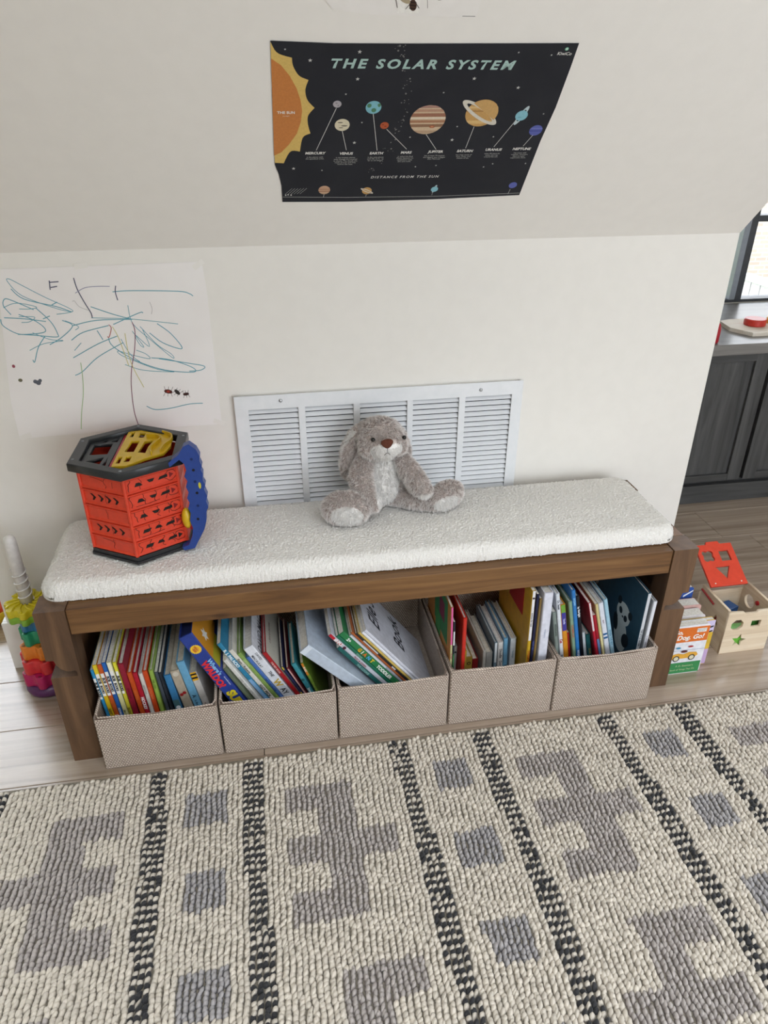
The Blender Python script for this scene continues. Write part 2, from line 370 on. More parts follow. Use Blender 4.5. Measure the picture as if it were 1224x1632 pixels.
# ================================================================ BENCH
bench = thing('storage_bench', 'dark brown wooden bench along the wall with open space below', 'bench')
leg_poly = [(0, .443), (0, .312), (.016, .311), (.019, .298), (.026, .286), (.036, .2785), (.046, .2765), (.055, .278), (.058, .273), (.058, .262), (0.0, .262), (0, 0), (.065, 0), (.065, .443)]
My = Matrix(((1, 0, 0, 0), (0, 0, -1, 0), (0, 1, 0, 0), (0, 0, 0, 1)))   # poly (x,z) extruded along -y
def leg(x, mirror, y0):
    p = [((0.065 - a) if mirror else a, b) for a, b in leg_poly]
    MB().prism(p, 0, 0.066, Matrix.Translation((x, y0 + 0.066, 0)) @ My).build('leg', M_wz, bench)
leg(0, False, 0); leg(1.485, True, 0); leg(0, False, 0.318); leg(1.485, True, 0.318)
MB().box(0.066, 1.484, 0.004, 0.03, 0.375, 0.441, 0.0015).build('front_apron', M_wx, bench)
MB().box(0.066, 1.484, 0.356, 0.38, 0.375, 0.441, 0.0015).build('back_apron', M_wx, bench)
for i in range(4):
    MB().box(0.066, 1.484, 0.0305 + i * 0.0815, 0.1115 + i * 0.0815, 0.423, 0.441, 0.0015).build('top_board', M_wx, bench)
for x in (0.004, 1.49):
    MB().box(x, x + 0.056, 0.067, 0.317, 0.376, 0.4425, 0.0015).build('side_rail', M_wy, bench)
    MB().box(x + 0.02, x + 0.04, 0.067, 0.317, 0.06, 0.375, 0.001).build('end_panel', M_wy, bench)

# cushion: rounded slab with a tufted fleece surface
def cushion():
    x0, x1, y0, y1, zb, th, rr, er = 0.006, 1.517, 0.036, 0.352, 0.4432, 0.043, 0.045, 0.026
    xs = np.concatenate([x0 + 0.03 * np.linspace(0, 1, 16) ** 1.6, np.linspace(x0 + 0.032, x1 - 0.032, 780), x1 - 0.03 * np.linspace(1, 0, 16) ** 1.6])
    ys = np.concatenate([y0 + 0.03 * np.linspace(0, 1, 16) ** 1.6, np.linspace(y0 + 0.032, y1 - 0.032, 150), y1 - 0.03 * np.linspace(1, 0, 16) ** 1.6])
    X, Y = np.meshgrid(xs, ys, indexing='ij')
    cx, cy_ = (x0 + x1) / 2, (y0 + y1) / 2; hx, hy = (x1 - x0) / 2, (y1 - y0) / 2
    qx, qy = np.abs(X - cx) - (hx - rr), np.abs(Y - cy_) - (hy - rr)
    px, py = np.maximum(qx, 0), np.maximum(qy, 0); L = np.hypot(px, py)
    sd = L + np.minimum(np.maximum(qx, qy), 0) - rr
    k = np.where((sd > 0) & (L > 1e-9), rr / np.maximum(L, 1e-9), 1.0)
    X = np.where(sd > 0, cx + np.sign(X - cx) * ((hx - rr) + px * k), X); Y = np.where(sd > 0, cy_ + np.sign(Y - cy_) * ((hy - rr) + py * k), Y)
    e = np.clip(-sd, 0, None); t = np.clip(e / er, 0, 1)
    Zp = zb + (th - 0.004) * (0.22 + 0.78 * np.sqrt(np.clip(1 - (1 - t) ** 2, 0, 1))) + 0.006 * np.clip(e / 0.12, 0, 1)
    n, m = X.shape
    Nx = np.gradient(Zp, axis=0) / np.maximum(np.gradient(X, axis=0), 1e-5) ; Ny = np.gradient(Zp, axis=1) / np.maximum(np.gradient(Y, axis=1), 1e-5)
    nn = np.stack([-Nx, -Ny, np.ones_like(Nx)], -1); nn /= np.linalg.norm(nn, axis=-1, keepdims=True)
    V = np.stack([X, Y, Zp], -1).reshape(-1, 3); nn = nn.reshape(-1, 3)
    d = np.array([0.95 * noise.noise((p[0] * 260, p[1] * 260, p[2] * 260)) + 0.3 * noise.noise((p[0] * 30, p[1] * 30, 3)) for p in V]) + rng.normal(0, 0.30, len(V))
    V = V + nn * (d * 0.0023)[:, None]; V[:, 2] = np.maximum(V[:, 2], zb)
    I = np.arange(n * m).reshape(n, m)
    F = np.stack([I[:-1, :-1], I[1:, :-1], I[1:, 1:], I[:-1, 1:]], -1).reshape(-1, 4)
    ring = np.concatenate([I[:, 0], I[-1, 1:], I[-2::-1, -1], I[0, -2:0:-1]])
    low = V[ring].copy(); low[:, 2] = zb; b0 = len(V); V = np.vstack([V, low]); r2 = np.arange(b0, b0 + len(ring))
    F = np.vstack([F, np.stack([ring, r2, np.roll(r2, -1), np.roll(ring, -1)], -1)])
    return mesh_from_np('cushion', V, F)
M_fleece = mat('white_fleece', '#efece6', 0.95, 0.1, sheen=0.2, build=speckle('#f4f1ec', '#e6e1d9', 420, 0.7, 0.003))
cu = mk('bench_cushion', cushion(), M_fleece, smooth=True); tag(cu, 'long white fleece cushion on top of the wooden bench', 'cushion')

# ================================================================ FABRIC BINS
def weave(nt, b):
    v = coords(nt, (1, 1, 1), rot=(0, 0, 0)); sx = N(nt, 'ShaderNodeSeparateXYZ'); nt.links.new(v, sx.inputs[0])
    ad = N(nt, 'ShaderNodeMath', operation='ADD'); nt.links.new(sx.outputs[0], ad.inputs[0]); nt.links.new(sx.outputs[1], ad.inputs[1])
    cm = N(nt, 'ShaderNodeCombineXYZ'); nt.links.new(ad.outputs[0], cm.inputs[0]); nt.links.new(sx.outputs[2], cm.inputs[1])
    t = N(nt, 'ShaderNodeTexBrick'); t.offset = 0.5; t.inputs['Scale'].default_value = 1.0
    t.inputs['Color1'].default_value = hexc('#dacbbd'); t.inputs['Color2'].default_value = hexc('#cbbaac'); t.inputs['Mortar'].default_value = hexc('#7a6a5e')
    t.inputs['Brick Width'].default_value = 0.0064; t.inputs['Row Height'].default_value = 0.0056; t.inputs['Mortar Size'].default_value = 0.0011; t.inputs['Mortar Smooth'].default_value = 0.7
    nt.links.new(cm.outputs[0], t.inputs['Vector']); nt.links.new(t.outputs[0], b.inputs['Base Color'])
    inv = N(nt, 'ShaderNodeMath', operation='SUBTRACT'); inv.inputs[0].default_value = 1.0; nt.links.new(t.outputs['Fac'], inv.inputs[1])
    bump(nt, b, inv.outputs[0], 0.8, 0.0014)
M_weave = mat('woven_beige', rough=0.9, spec=0.15, build=weave)
M_bin_in = mat('bin_lining', '#a3968a', 0.9, 0.15, build=speckle('#a89b8e', '#988b7e', 200, 0.3, 0.0006))
BX = [(0.079, 0.357), (0.361, 0.639), (0.643, 0.919), (0.923, 1.198), (1.202, 1.473)]
BH = [0.163, 0.163, 0.166, 0.177, 0.176]
ORD = ['leftmost', 'second from left', 'middle', 'second from right', 'rightmost']
for i, ((a, b_), h) in enumerate(zip(BX, BH)):
    w = b_ - a; d = 0.345; wt = 0.0045
    t = thing('fabric_bin', 'woven beige fabric book bin under the bench, %s of the five' % ORD[i], 'storage bin', (a, -0.043, 0), group='woven bins under the bench')
    bm = bmesh.new(); bmesh.ops.create_cube(bm, size=1)
    for v in bm.verts: v.co = Vector((w / 2 + v.co.x * w, d / 2 + v.co.y * d, h / 2 + v.co.z * h))
    top = [f for f in bm.faces if f.normal.z > 0.9]
    bmesh.ops.bevel(bm, geom=[e for e in bm.edges if abs((e.verts[0].co - e.verts[1].co).z) > 0.1 or max(e.verts[0].co.z, e.verts[1].co.z) < 0.01], offset=0.006, segments=3, profile=0.5, affect='EDGES')
    bmesh.ops.delete(bm, geom=[f for f in bm.faces if f.normal.z > 0.9], context='FACES')
    edges = [e for e in bm.edges if e.is_boundary]
    # sag the rim a little, slightly differently on every side
    bmesh.ops.subdivide_edges(bm, edges=[e for e in bm.edges if e.calc_length() > 0.2], cuts=8)
    for v in bm.verts:
        k = v.co.z / h
        fx = math.sin(math.pi * max(0, min(1, v.co.x / w)))
        if v.co.y < 0.02: v.co.y -= 0.003 * fx * k * (1 + 0.4 * math.sin(i * 2.1)); v.co.z -= 0.003 * fx * k
    me = bpy.data.meshes.new('bin_shell'); bm.to_mesh(me); bm.free()
    sh = mk('bin_shell', me, M_weave, t)
    md = sh.modifiers.new('cloth', 'SOLIDIFY'); md.thickness = wt; md.offset = -1
    MB().box(wt + 0.001, w - wt - 0.001, wt + 0.001, d - wt - 0.001, wt + 0.0005, wt + (0.0580 if i == 2 else 0.0025)).build('bin_base', M_bin_in, t)
    MB().tube([(0.004, 0.3 * d, h - 0.0), (0.004, 0.02, h), (0.010, 0.006, h - 0.001), (w / 2, 0.0005, h - 0.003), (w - 0.010, 0.006, h - 0.001), (w - 0.004, 0.02, h), (w - 0.004, 0.3 * d, h)], 0.0032, 6).build('rim_piping', M_weave, t)

# ================================================================ BOOKS IN THE BINS
def rect_xz(xb, zb, lean, t, h):
    a = R(lean); c, s_ = math.cos(a), math.sin(a)
    return [(xb + px * c + pz * s_, zb - px * s_ + pz * c) for px, pz in ((-t / 2, 0), (t / 2, 0), (t / 2, h), (-t / 2, h))]
def span(poly, z):
    xs = []
    for i in range(4):
        (xa, za), (xc, zc) = poly[i], poly[(i + 1) % 4]
        if (za - z) * (zc - z) <= 0 and abs(zc - za) > 1e-9: xs.append(xa + (xc - xa) * (z - za) / (zc - za))
    return (min(xs), max(xs)) if xs else None
def spine_frame(y=-0.0004): return frame((0, y, 0), (0, 0, -1), (1, 0, 0))     # text runs down the spine
def letter(par, s, size, col, M, bold=0.01, shear=0.0, spacing=1.0, name='lettering', align='CENTER'):
    return mk(name, xf(text_mesh(s, size, bold, shear, spacing, align), M), printm(col), par)
def book(label, xb, lean, h, t, d, y0, cover, z0, deco=(), pages='w', hard=True, rotz=0, name='book', group=None):
    o = thing(name, label, 'book', (xb, y0, z0 + (t / 2) * abs(math.sin(R(lean)))), (0, R(lean), rotz), group)
    M_c = mat('cover_' + cover.strip('#'), cover, 0.4, 0.4, build=speckle(cover, shade(cover, 0.93), 70, 0.02, 0.0004))
    b = 0.0022 if hard else 0.0008; e = 0.0035 if hard else 0.0006
    b = min(b, t * 0.3); c = min(0.002, t * 0.3)
    poly = [(-t / 2, d), (-t / 2, c), (-t / 2 + c, 0), (t / 2 - c, 0), (t / 2, c), (t / 2, d), (t / 2 - b, d), (t / 2 - b, b + c), (-t / 2 + b, b + c), (-t / 2 + b, d)]
    cv = MB().prism(poly, 0, h).build('cover', M_c, o)
    MB().box(-t / 2 + b, t / 2 - b, b + c, d - e, e, h - e).build('pages', M_pages_w if pages == 'w' else (mat('navy_box', '#1d2650', .5, .4, build=speckle('#1d2650', '#1a2248', 60)) if pages == 'n' else M_pages), o)
    for qi, q in enumerate(deco):
        k = q[0]; lift = 0.00018 * qi
        if k == 'band':      # ('band', s0, s1, colour) distances from the top as fractions of the height
            MB().box(-t / 2 + c * 0.6, t / 2 - c * 0.6, -0.0003 - lift, 0.0002, h * (1 - q[2]), h * (1 - q[1])).build('spine_band', printm(q[3]), o)
        elif k == 'text':    # ('text', string, size, centre fraction, colour, bold, shear, spacing, dx)
            _, s, size, f, colr = q[:5]; bold = q[5] if len(q) > 5 else 0.01; sh = q[6] if len(q) > 6 else 0; spc = q[7] if len(q) > 7 else 1; dx = q[8] if len(q) > 8 else 0
            letter(o, s, size, colr, Matrix.Translation((dx, -0.0005 - lift, h * (1 - f))) @ spine_frame(0), bold, sh, spc)
        elif k == 'up':      # text written across the spine
            _, s, size, f, colr = q[:5]
            letter(o, s, size, colr, frame((0, -0.0005 - lift, h * (1 - f)), (1, 0, 0), (0, 0, 1)), 0.01)
        elif k == 'dot':     # ('dot', f, radius, colour, dx)
            MB().prism(circ(q[4] if len(q) > 4 else 0, h * (1 - q[1]), q[2], n=20), 0, 0.0004, Matrix.Translation((0, -0.0001 - lift, 0)) @ My).build('emblem', printm(q[3]), o)
        elif k == 'burst':   # star-shaped badge: ('burst', f, radius, colour)
            MB().prism([(q[2] * (1 if j % 2 else .8) * math.cos(j * math.pi / 20), h * (1 - q[1]) + q[2] * (1 if j % 2 else .8) * math.sin(j * math.pi / 20)) for j in range(40)], 0, 0.0004, Matrix.Translation((0, -0.0001 - lift, 0)) @ My).build('badge', printm(q[3]), o)
        elif k == 'cover':   # print patch on the right cover: ('cover', y0, y1, s0, s1, colour)
            MB().box(t / 2 - 0.0002, t / 2 + 0.0003, q[1], q[2], h * (1 - q[4]), h * (1 - q[3])).build('cover_print', printm(q[5]), o)
        elif k == 'cstar':   # star print on the right cover: (name, y, f, r, colour)
            MB().prism([((q[3] if j % 2 else q[3] * .5) * math.cos(j * math.pi / 6) + q[1], (q[3] if j % 2 else q[3] * .5) * math.sin(j * math.pi / 6) + h * (1 - q[2])) for j in range(12)], 0, .0004, frame((t / 2 + .0003, 0, 0), (0, 1, 0), (0, 0, 1))).build('cover_star', printm(q[4]), o)
        elif k == 'covl':    # on the left cover
            MB().box(-t / 2 - 0.0003 - lift, -t / 2 + 0.0002, q[1], q[2], h * (1 - q[4]), h * (1 - q[3])).build('cover_print', printm(q[5]), o)
        elif k == 'ctext':   # text on the right cover (faces +x): reads along +y, upright
            _, s, size, yy, f, colr = q[:6]; sh = q[6] if len(q) > 6 else 0
            letter(o, s, size, colr, frame((t / 2 + 0.0006, yy, h * (1 - f)), (0, 1, 0), (0, 0, 1)), 0.012, sh)
    return o
ZF = 0.0085
def fill(bin_i, specs, z0=ZF):
    prev = None
    for sp in specs:
        label, xb, lean, h, t, d, y0, cover, deco = sp[:9]; kw = sp[9] if len(sp) > 9 else {}
        zz = kw.pop('z0', z0); layer = kw.pop('layer', 0)
        zb = zz + (t / 2) * abs(math.sin(R(lean)))
        poly = rect_xz(xb, zb, lean, t, h)
        if prev is not None and layer == 0:
            sh = -1e9
            for z in np.linspace(zz + 0.0005, 0.40, 90):
                best = [span(p, z) for p in prev]; best = [q[1] for q in best if q]; s1 = span(poly, z)
                if best and s1: sh = max(sh, max(best) - s1[0] + 0.0008)
            if sh > 0: xb += sh; poly = rect_xz(xb, zb, lean, t, h)
        prev = (prev or []) + [poly]
        book(label, xb, lean, h, t, d, y0, cover, zz, deco, group='books in the %s fabric bin' % ORD[bin_i], **kw)
    0 and print('BIN', bin_i, [round(max(p[0] for p in q[:2]), 4) for q in prev][-1], 'limit', BX[bin_i][1] - .005, 'left', [round(min(span(q, BH[bin_i])[0] if span(q, BH[bin_i]) else 9 for q in prev[:3]), 4)], BX[bin_i][0] + .005)
    return prev
def bob(c_top, c_low, txt='', tc='#2a2a2a'):
    d = [('band', 0.10, 0.36, '#eceae6'), ('text', 'BOB', 0.0085, 0.18, '#1a1a1a', 0.05), ('text', 'BOOKS', 0.0075, 0.28, '#1a1a1a', 0.05)]
    if c_top: d.insert(0, ('band', 0.0, 0.10, c_top))
    if c_low: d.insert(0, ('band', 0.36, 0.999, c_low))
    if txt: d.append(('text', txt, 0.007, 0.60, tc, 0.02))
    return tuple(d)
fill(0, [
 ('thin sky-blue paperback at the far left of the leftmost bin', .1025, -4.6, .248, .0075, .17, .020, '#2f8fc4', bob(None, None), dict(hard=False)),
 ('thin yellow paperback with a white band beside the sky-blue one', .109, -4.6, .262, .0098, .19, .020, '#d9b71f', bob('#e3c92e', '#d9b71f', 'SIGHT WORDS'), dict(hard=False)),
 ('thin orange and white paperback in the leftmost bin', .119, -4.6, .262, .0098, .19, .020, '#c65a26', bob('#c65a26', None, '') + (('band', .60, .999, '#dcdad6'), ('text', 'COMPOUND', .007, .78, '#333333', .02)), dict(hard=False)),
 ('thin royal-blue paperback with white lettering in the leftmost bin', .129, -4.6, .266, .0094, .19, .020, '#2a5fa8', bob('#2a66b4', None, 'ADVANCING', '#e8eef4'), dict(hard=False)),
 ('thin cream paperback with a white band in the leftmost bin', .139, -4.4, .266, .0102, .19, .020, '#d8d3a0', bob('#f0ead0', '#d5d098', 'Set One', '#4c5a30'), dict(hard=False)),
 ('thin lemon-yellow paperback beside the tall crimson book', .149, -4.0, .264, .0078, .19, .020, '#d4c93a', bob('#e2da3c', '#cfc338', 'BEGINNING', '#5a5a20'), dict(hard=False)),
 ('plain dark crimson book, tallest of its neighbours in the leftmost bin', .160, -3.8, .257, .0130, .20, .020, '#8e1f33', (('text', 'PINK IS FOR', .006, .35, '#5f1524', .01),)),
 ('orange-topped book with a pale foot beside the crimson book', .176, -4.8, .228, .0110, .20, .020, '#c4501f', (('band', .60, .999, '#c9c9c9'), ('text', 'FIVE LITTLE', .006, .30, '#d97c3a', .02), ('text', 'Me Read', .006, .80, '#555555', .02))),
 ('bright red book with bold white spaced capitals in the leftmost bin', .188, -4.8, .226, .0106, .20, .020, '#b01c30', (('text', 'HOCKEY', .0095, .42, '#f3eeee', .05, 0, 1.05), ('text', 'LEGENDS', .0095, .74, '#f3eeee', .05, 0, 1.05))),
 ('thin greyish-white book between a red and an orange book', .199, -4.4, .222, .0092, .20, .020, '#d3d0c8', (('text', 'DRAGONS', .006, .22, '#6a6a6a', .01),)),
 ('orange-red book beside the lime green one in the leftmost bin', .209, -4.4, .228, .0112, .20, .020, '#c9491f', (('band', .62, .999, '#bcbcbc'), ('text', 'LITTLE BEAR', .007, .30, '#d98050', .02), ('text', 'I Can', .006, .82, '#666666', .02))),
 ('lime green thin book in the middle of the leftmost bin', .220, -3.8, .228, .0092, .20, .020, '#93b04e', (('text', 'THE ZOO', .0065, .18, '#3f5a22', .01),)),
 ('slate grey thin folder behind the lime green book', .231, -5, .216, .0080, .22, .026, '#4b515a', (), dict(hard=False)),
 ('black spiral-bound book with a white edge in the leftmost bin', .240, -6, .214, .0070, .20, .026, '#22252c', (('band', .0, .999, '#2b2e36'),), dict(hard=False)),
 ('blue board book with a small white bird in the leftmost bin', .256, -7, .200, .0165, .21, .030, '#3f7fb0', (('band', .40, .999, '#4d7077'), ('dot', .52, .0055, '#e8eef2', .001), ('dot', .57, .0035, '#e8eef2', -.002)), dict(pages='y')),
 ('thick beige board book with a red butterfly on its spine', .279, -9.2, .212, .0215, .21, .030, '#b5a794', (('dot', .05, .007, '#cfc6b8', .001), ('dot', .36, .0045, '#9c1f22', -.004), ('dot', .34, .0045, '#9c1f22', .004), ('text', 'A B SEE', .017, .68, '#5c1f24', .015)), dict(pages='y')),
 ('thick light blue board book standing proud in the leftmost bin', .303, -9.9, .238, .0190, .21, .030, '#6fa9cb', (('band', .70, .999, '#5d7d86'), ('text', 'A', .013, .47, '#1e2d38', .02), ('text', 'is for', .009, .56, '#1e2d38', .01), ('text', 'Again', .013, .68, '#1e2d38', .02)), dict(pages='y')),
 ('white board book with yellow and black stripes at its top', .325, -10.4, .202, .0165, .21, .030, '#c9c3bd', (('band', 0, .13, '#e0a82a'), ('band', .02, .045, '#201c18'), ('band', .075, .10, '#201c18'), ('text', 'Busy Bees', .006, .55, '#8a5a4a', .01)), dict(pages='y')),
])
waldo = (('burst', .125, .0140, '#f0c52c'), ('dot', .125, .0085, '#e2a23a'), ('text', 'NEW', .006, .118, '#b0401f', .03, 0, 1, .0015), ('text', 'SIZE', .006, .130, '#b0401f', .03, 0, 1, -.004), ('text', 'Where\'s', .0155, .31, '#8fc3ee', .03, 0, 1, .0085), ('text', 'WALDO?', .0225, .36, '#d8303a', .05, 0, .95, -.0055), ('text', 'the wonder book', .0042, .45, '#dfe8f2', .02, 0, 1, .013), ('text', 'SUP', .028, .60, '#d8c22a', .06))
fill(1, [
 ('thick royal-blue book with a yellow sun badge leaning over two bins', .4560, -24.5, .362, .0335, .24, -.004, '#2a3f8f', waldo + (('cover', .004, .14, 0.0, .25, '#c98a26'), ('cstar', .05, .14, .018, '#d8d6d0'), ('cover', .004, .10, .25, .34, '#a8a02c')), dict(pages='n')),
 ('mossy green paperback leaning against the thick royal-blue book', .474, -25.5, .246, .0090, .17, .002, '#66705a', (('band', .55, .999, '#7f9a84'), ('text', 'FOREST', .008, .4, '#8d9a80', .01)), dict(hard=False, pages='y')),
 ('thin white paperback with faint grey lettering in the second bin from left', .484, -26.5, .268, .0100, .19, .010, '#d6d4ce', (('text', 'CHRIS VAN DUSEN', .0075, .35, '#9a9a98', .01), ('dot', .72, .005, '#222222')), dict(hard=False)),
 ('teal-blue paperback with white capitals sticking up in the second bin from left', .494, -27.5, .318, .0105, .22, .020, '#2f7fa3', (('text', 'R. J. PALACIO', .0105, .17, '#e6f0f4', .04), ('band', .42, .72, '#7fa8d0')), dict(hard=False)),
 ('cream picture book with black capitals between teal and lime books', .504, -27.5, .292, .0105, .24, .020, '#dcd7cc', (('text', 'Beaty / Roberts', .0085, .20, '#3a3a3a', .02), ('text', 'IGGY PECK, ARCHITECT', .0095, .62, '#23272c', .03))),
 ('lime green picture book beside the cream one in the second bin from left', .514, -27.5, .278, .0095, .23, .020, '#86a356', (('text', 'GREEN', .008, .12, '#b9cf8c', .02), ('text', 'GARDEN', .0075, .6, '#6f8a3a', .01))),
 ('denim-blue thin book tucked beside the large white book', .524, -27.5, .262, .0090, .22, .020, '#4a6fb0', (('text', 'NATURE BOOK', .007, .4, '#2c4474', .01), ('band', .62, .999, '#3b4a68'))),
 ('largest white hardback with black serif title in the second bin from left', .540, -27.5, .292, .0240, .25, .020, '#dfe1e8', (('text', 'DAVID', .0085, .125, '#3a3a40', .01, 0, 1, .006), ('text', 'MACAULAY', .0085, .165, '#3a3a40', .01, 0, 1, -.005), ('text', 'THE', .0105, .34, '#2a2a30', .02, .2, 1, .002), ('text', 'W', .023, .46, '#c9a63a', .03), ('text', 'AY', .0175, .565, '#2a2a30', .02), ('text', 'THINGS', .0175, .79, '#2a2a30', .02), ('ctext', 'DAVID MACAULAY', .026, .12, .12, '#44464e', .2))),
 ('bright red hardback against the largest white hardback', .560, -26.5, .268, .0095, .24, .020, '#a81f26', (('text', 'THE RED BOOK', .006, .2, '#e9c9c4', .02), ('cover', .006, .235, .01, .98, '#c9c3b6'), ('ctext', 'a bird in the tree', .012, .10, .08, '#7a4a44', .2))),
 ('thin navy paperback with yellow top edge in the second bin from left', .570, -25, .212, .0052, .20, .020, '#2a2f52', (('band', 0, .05, '#c9b23a'), ('band', .45, .6, '#c9a63a')), dict(hard=False, pages='y')),
 ('thin dark red paperback with a pale spine stripe in the second bin from left', .576, -24, .206, .0050, .20, .020, '#6e2a30', (('band', .02, .6, '#c9a09c'),), dict(hard=False, pages='y')),
 ('teal book with white mixed-case lettering in the second bin from left', .585, -21.5, .212, .0112, .17, .020, '#3f8d98', (('text', 'Investi', .0105, .48, '#e9f2f2', .03), ('text', 'GATORS', .0105, .77, '#e9f2f2', .03), ('dot', .27, .004, '#2a5c5e')), dict(pages='y')),
 ('leafy green paperback with an orange top at the right of its bin', .594, -19, .208, .0072, .17, .020, '#6d8a30', (('band', 0, .2, '#d07a2c'), ('text', 'BUGS', .007, .1, '#f0e6d0', .02), ('text', 'IN THE GRASS', .006, .42, '#a8bf5c', .01)), dict(pages='y', hard=False)),
])
Z3 = 0.066
fill(2, [
 ('wide white ring binder leaning far left over the bin edge', .766, -43.5, .285, .0300, .27, -.020, '#b9c4d2', (('band', .0, .05, '#d2dae4'),)),
 ('dark teal paperback with small pale lettering on the ring binder', .77, -37.5, .238, .0100, .22, .0, '#1f5f5c', (('text', 'THE COOKIE', .008, .4, '#8fb8b4', .02),), dict(hard=False)),
 ('white and crimson paperback leaning in the middle bin', .77, -37.5, .292, .0100, .22, .0, '#c2c4ce', (('band', 0, .16, '#b3202f'), ('text', 'SIMPLE', .0095, .11, '#f0ecec', .05), ('text', 'PLAY & LEARN', .007, .40, '#8a2a34', .02), ('dot', .19, .0045, '#4a2030')), dict(hard=False)),
 ('dark green thin paperback with a red-brown cover in the middle bin', .77, -37.5, .284, .0080, .22, .0, '#1f6a50', (('text', 'KINDER', .006, .3, '#8fc0a8', .02),), dict(hard=False)),
 ('bright green workbook with large coloured capitals in the middle bin', .77, -37.5, .290, .0150, .22, .0, '#2a7a48', (('text', '2+', .0115, .10, '#eef4ee', .04), ('text', 'G', .0135, .245, '#e0a52c', .05), ('text', 'I', .0135, .28, '#e9e0d0', .05), ('text', 'A', .0135, .315, '#d0702c', .05), ('text', 'N', .0135, .365, '#4aa0d0', .05), ('text', 'T', .0135, .41, '#e0c02c', .05), ('text', 'TODDLER', .0125, .58, '#eef0ea', .04), ('text', 'BOOK', .0115, .80, '#a8862c', .03)), dict(hard=False)),
 ('grey pad with a white comb binding beside the bright green workbook', .77, -37.5, .282, .0070, .21, .0, '#9aa0a8', (('band', 0, .5, '#ccd0d4'),), dict(hard=False)),
 ('thin rust-orange paperback in the middle bin', .77, -37.5, .292, .0055, .21, .0, '#a5592e', (), dict(hard=False, pages='y')),
 ('thin black and white striped booklet in the middle bin', .77, -37.5, .286, .0050, .21, .0, '#25262a', (('band', .1, .3, '#c9c9c9'), ('band', .5, .55, '#c9c9c9')), dict(hard=False)),
 ('thin straw-yellow booklet in the middle bin', .77, -37.5, .288, .0060, .21, .0, '#c9ad5a', (), dict(hard=False, pages='y')),
 ('plain white thick booklet beside the handwritten pad', .77, -37.5, .288, .0070, .21, .0, '#e3e4ea', (), dict(hard=False)),
 ('white pad with black handwriting on its cover in the middle bin', .77, -37.5, .294, .0075, .22, .0, '#cfd0da', (('ctext', "Elle's", .060, .115, .18, '#23242e', .25), ('ctext', 'Book', .060, .13, .55, '#23242e', .25)), dict(hard=False)),
], Z3)
fill(3, [
 ('tall ochre book with green shapes on its cover and a pink spine', .937, -1.3, .334, .0062, .24, .0, '#c07e35', (('covl', .03, .16, .02, .42, '#2f7a4a'), ('covl', .06, .11, .10, .28, '#7a2a4a'), ('covl', .10, .15, .30, .5, '#3f9050'), ('band', 0, .34, '#d85c9c'), ('band', .34, .999, '#b9bd8c'), ('text', 'PLANET', .005, .45, '#b0506c', .02)), dict(hard=False)),
 ('thin black and green paperback behind the pink spine', .942, -1.0, .285, .0052, .24, .004, '#2a3038', (('band', .1, .25, '#dfe2e2'), ('band', .35, .6, '#3f7a4a'), ('band', .6, .999, '#7a3a58')), dict(hard=False)),
 ('small white board book in front of the upright red book', .954, .6, .176, .0105, .14, .040, '#d3d2ca', (('dot', .09, .003, '#3a3a3a'), ('band', .45, .999, '#bfb98c')), dict(pages='w')),
 ('tall bright red hardback in the second bin from right', .968, -.6, .294, .0095, .23, .004, '#c63327', (('text', 'ECHO', .007, .62, '#7a1a18', .02),)),
 ('small yellow board book beside the bright red hardback', .982, 0, .158, .0100, .14, .040, '#bf9c3a', (('band', .3, .999, '#9c8c3f'),), dict(pages='y')),
 ('low golden board book with a black ring mark', .999, 0, .124, .0190, .15, .055, '#a3873a', (('dot', .16, .005, '#1f1c18'), ('dot', .16, .003, '#a3873a')), dict(pages='y')),
 ('low dark red board book with cream pages', .019 + .999, -1, .112, .0165, .17, .058, '#7e1c1f', (), dict(pages='y')),
 ('thin white-spined hardback in the second bin from right', 1.042, -1.5, .145, .0085, .18, .050, '#bdb9b0', (), dict(pages='y')),
 ('thick grey board book with a pale grey spine', 1.056, -1.5, .134, .0175, .17, .052, '#9c9a94', (), dict(pages='y')),
 ('thin slate-blue board book beside the cartoon-spined book', 1.074, -2, .165, .0080, .17, .052, '#6f8794', (('band', 0, .4, '#d9dfe2'),), dict(pages='w')),
 ('white board book with black doodles on its spine', 1.088, -3.0, .166, .0140, .17, .050, '#d8d5d0', (('text', 'Doodle', .010, .22, '#3a3a40', .02), ('text', 'Dog', .010, .42, '#3a3a40', .02)), dict(pages='w')),
 ('light blue board book in the second bin from right', 1.103, -3.0, .178, .0112, .17, .050, '#6fa4c4', (('band', .5, .999, '#3f6478'),), dict(pages='y')),
 ('pale white board book with faint blue lettering by the tall yellow comic', 1.121, -2.2, .174, .0150, .17, .050, '#cfd6da', (('text', 'Goodnight', .006, .3, '#6a8aa0', .01), ('band', .6, .999, '#8d847c')), dict(pages='y')),
 ('tall yellow comic with a white spine in the second bin from right', 1.138, -1.2, .362, .0090, .23, -.006, '#c9a32a', (('band', 0, .42, '#dfdde0'), ('text', 'comics for kids', .007, .24, '#5a5560', .02), ('dot', .06, .003, '#3a2a30'), ('text', 'DYNAMITE', .0075, .56, '#b04a1f', .03), ('covl', .05, .15, .05, .3, '#a3262a')), dict(hard=False)),
 ('tall dark navy paperback beside the yellow comic', 1.147, -.8, .350, .0072, .22, -.006, '#1c1f3f', (('text', 'NIGHT SKY', .006, .45, '#5a64a8', .02),), dict(hard=False)),
 ('thin ochre paperback between navy and white hardbacks', 1.155, -.6, .335, .0062, .22, -.004, '#8d7444', (), dict(hard=False)),
 ('tall thick white hardback at the right of the second bin from right', 1.174, -1.2, .356, .0230, .22, -.012, '#dadbe6', (('text', 'treasury', .008, .35, '#a8aec4', .01),), dict(pages='w')),
])
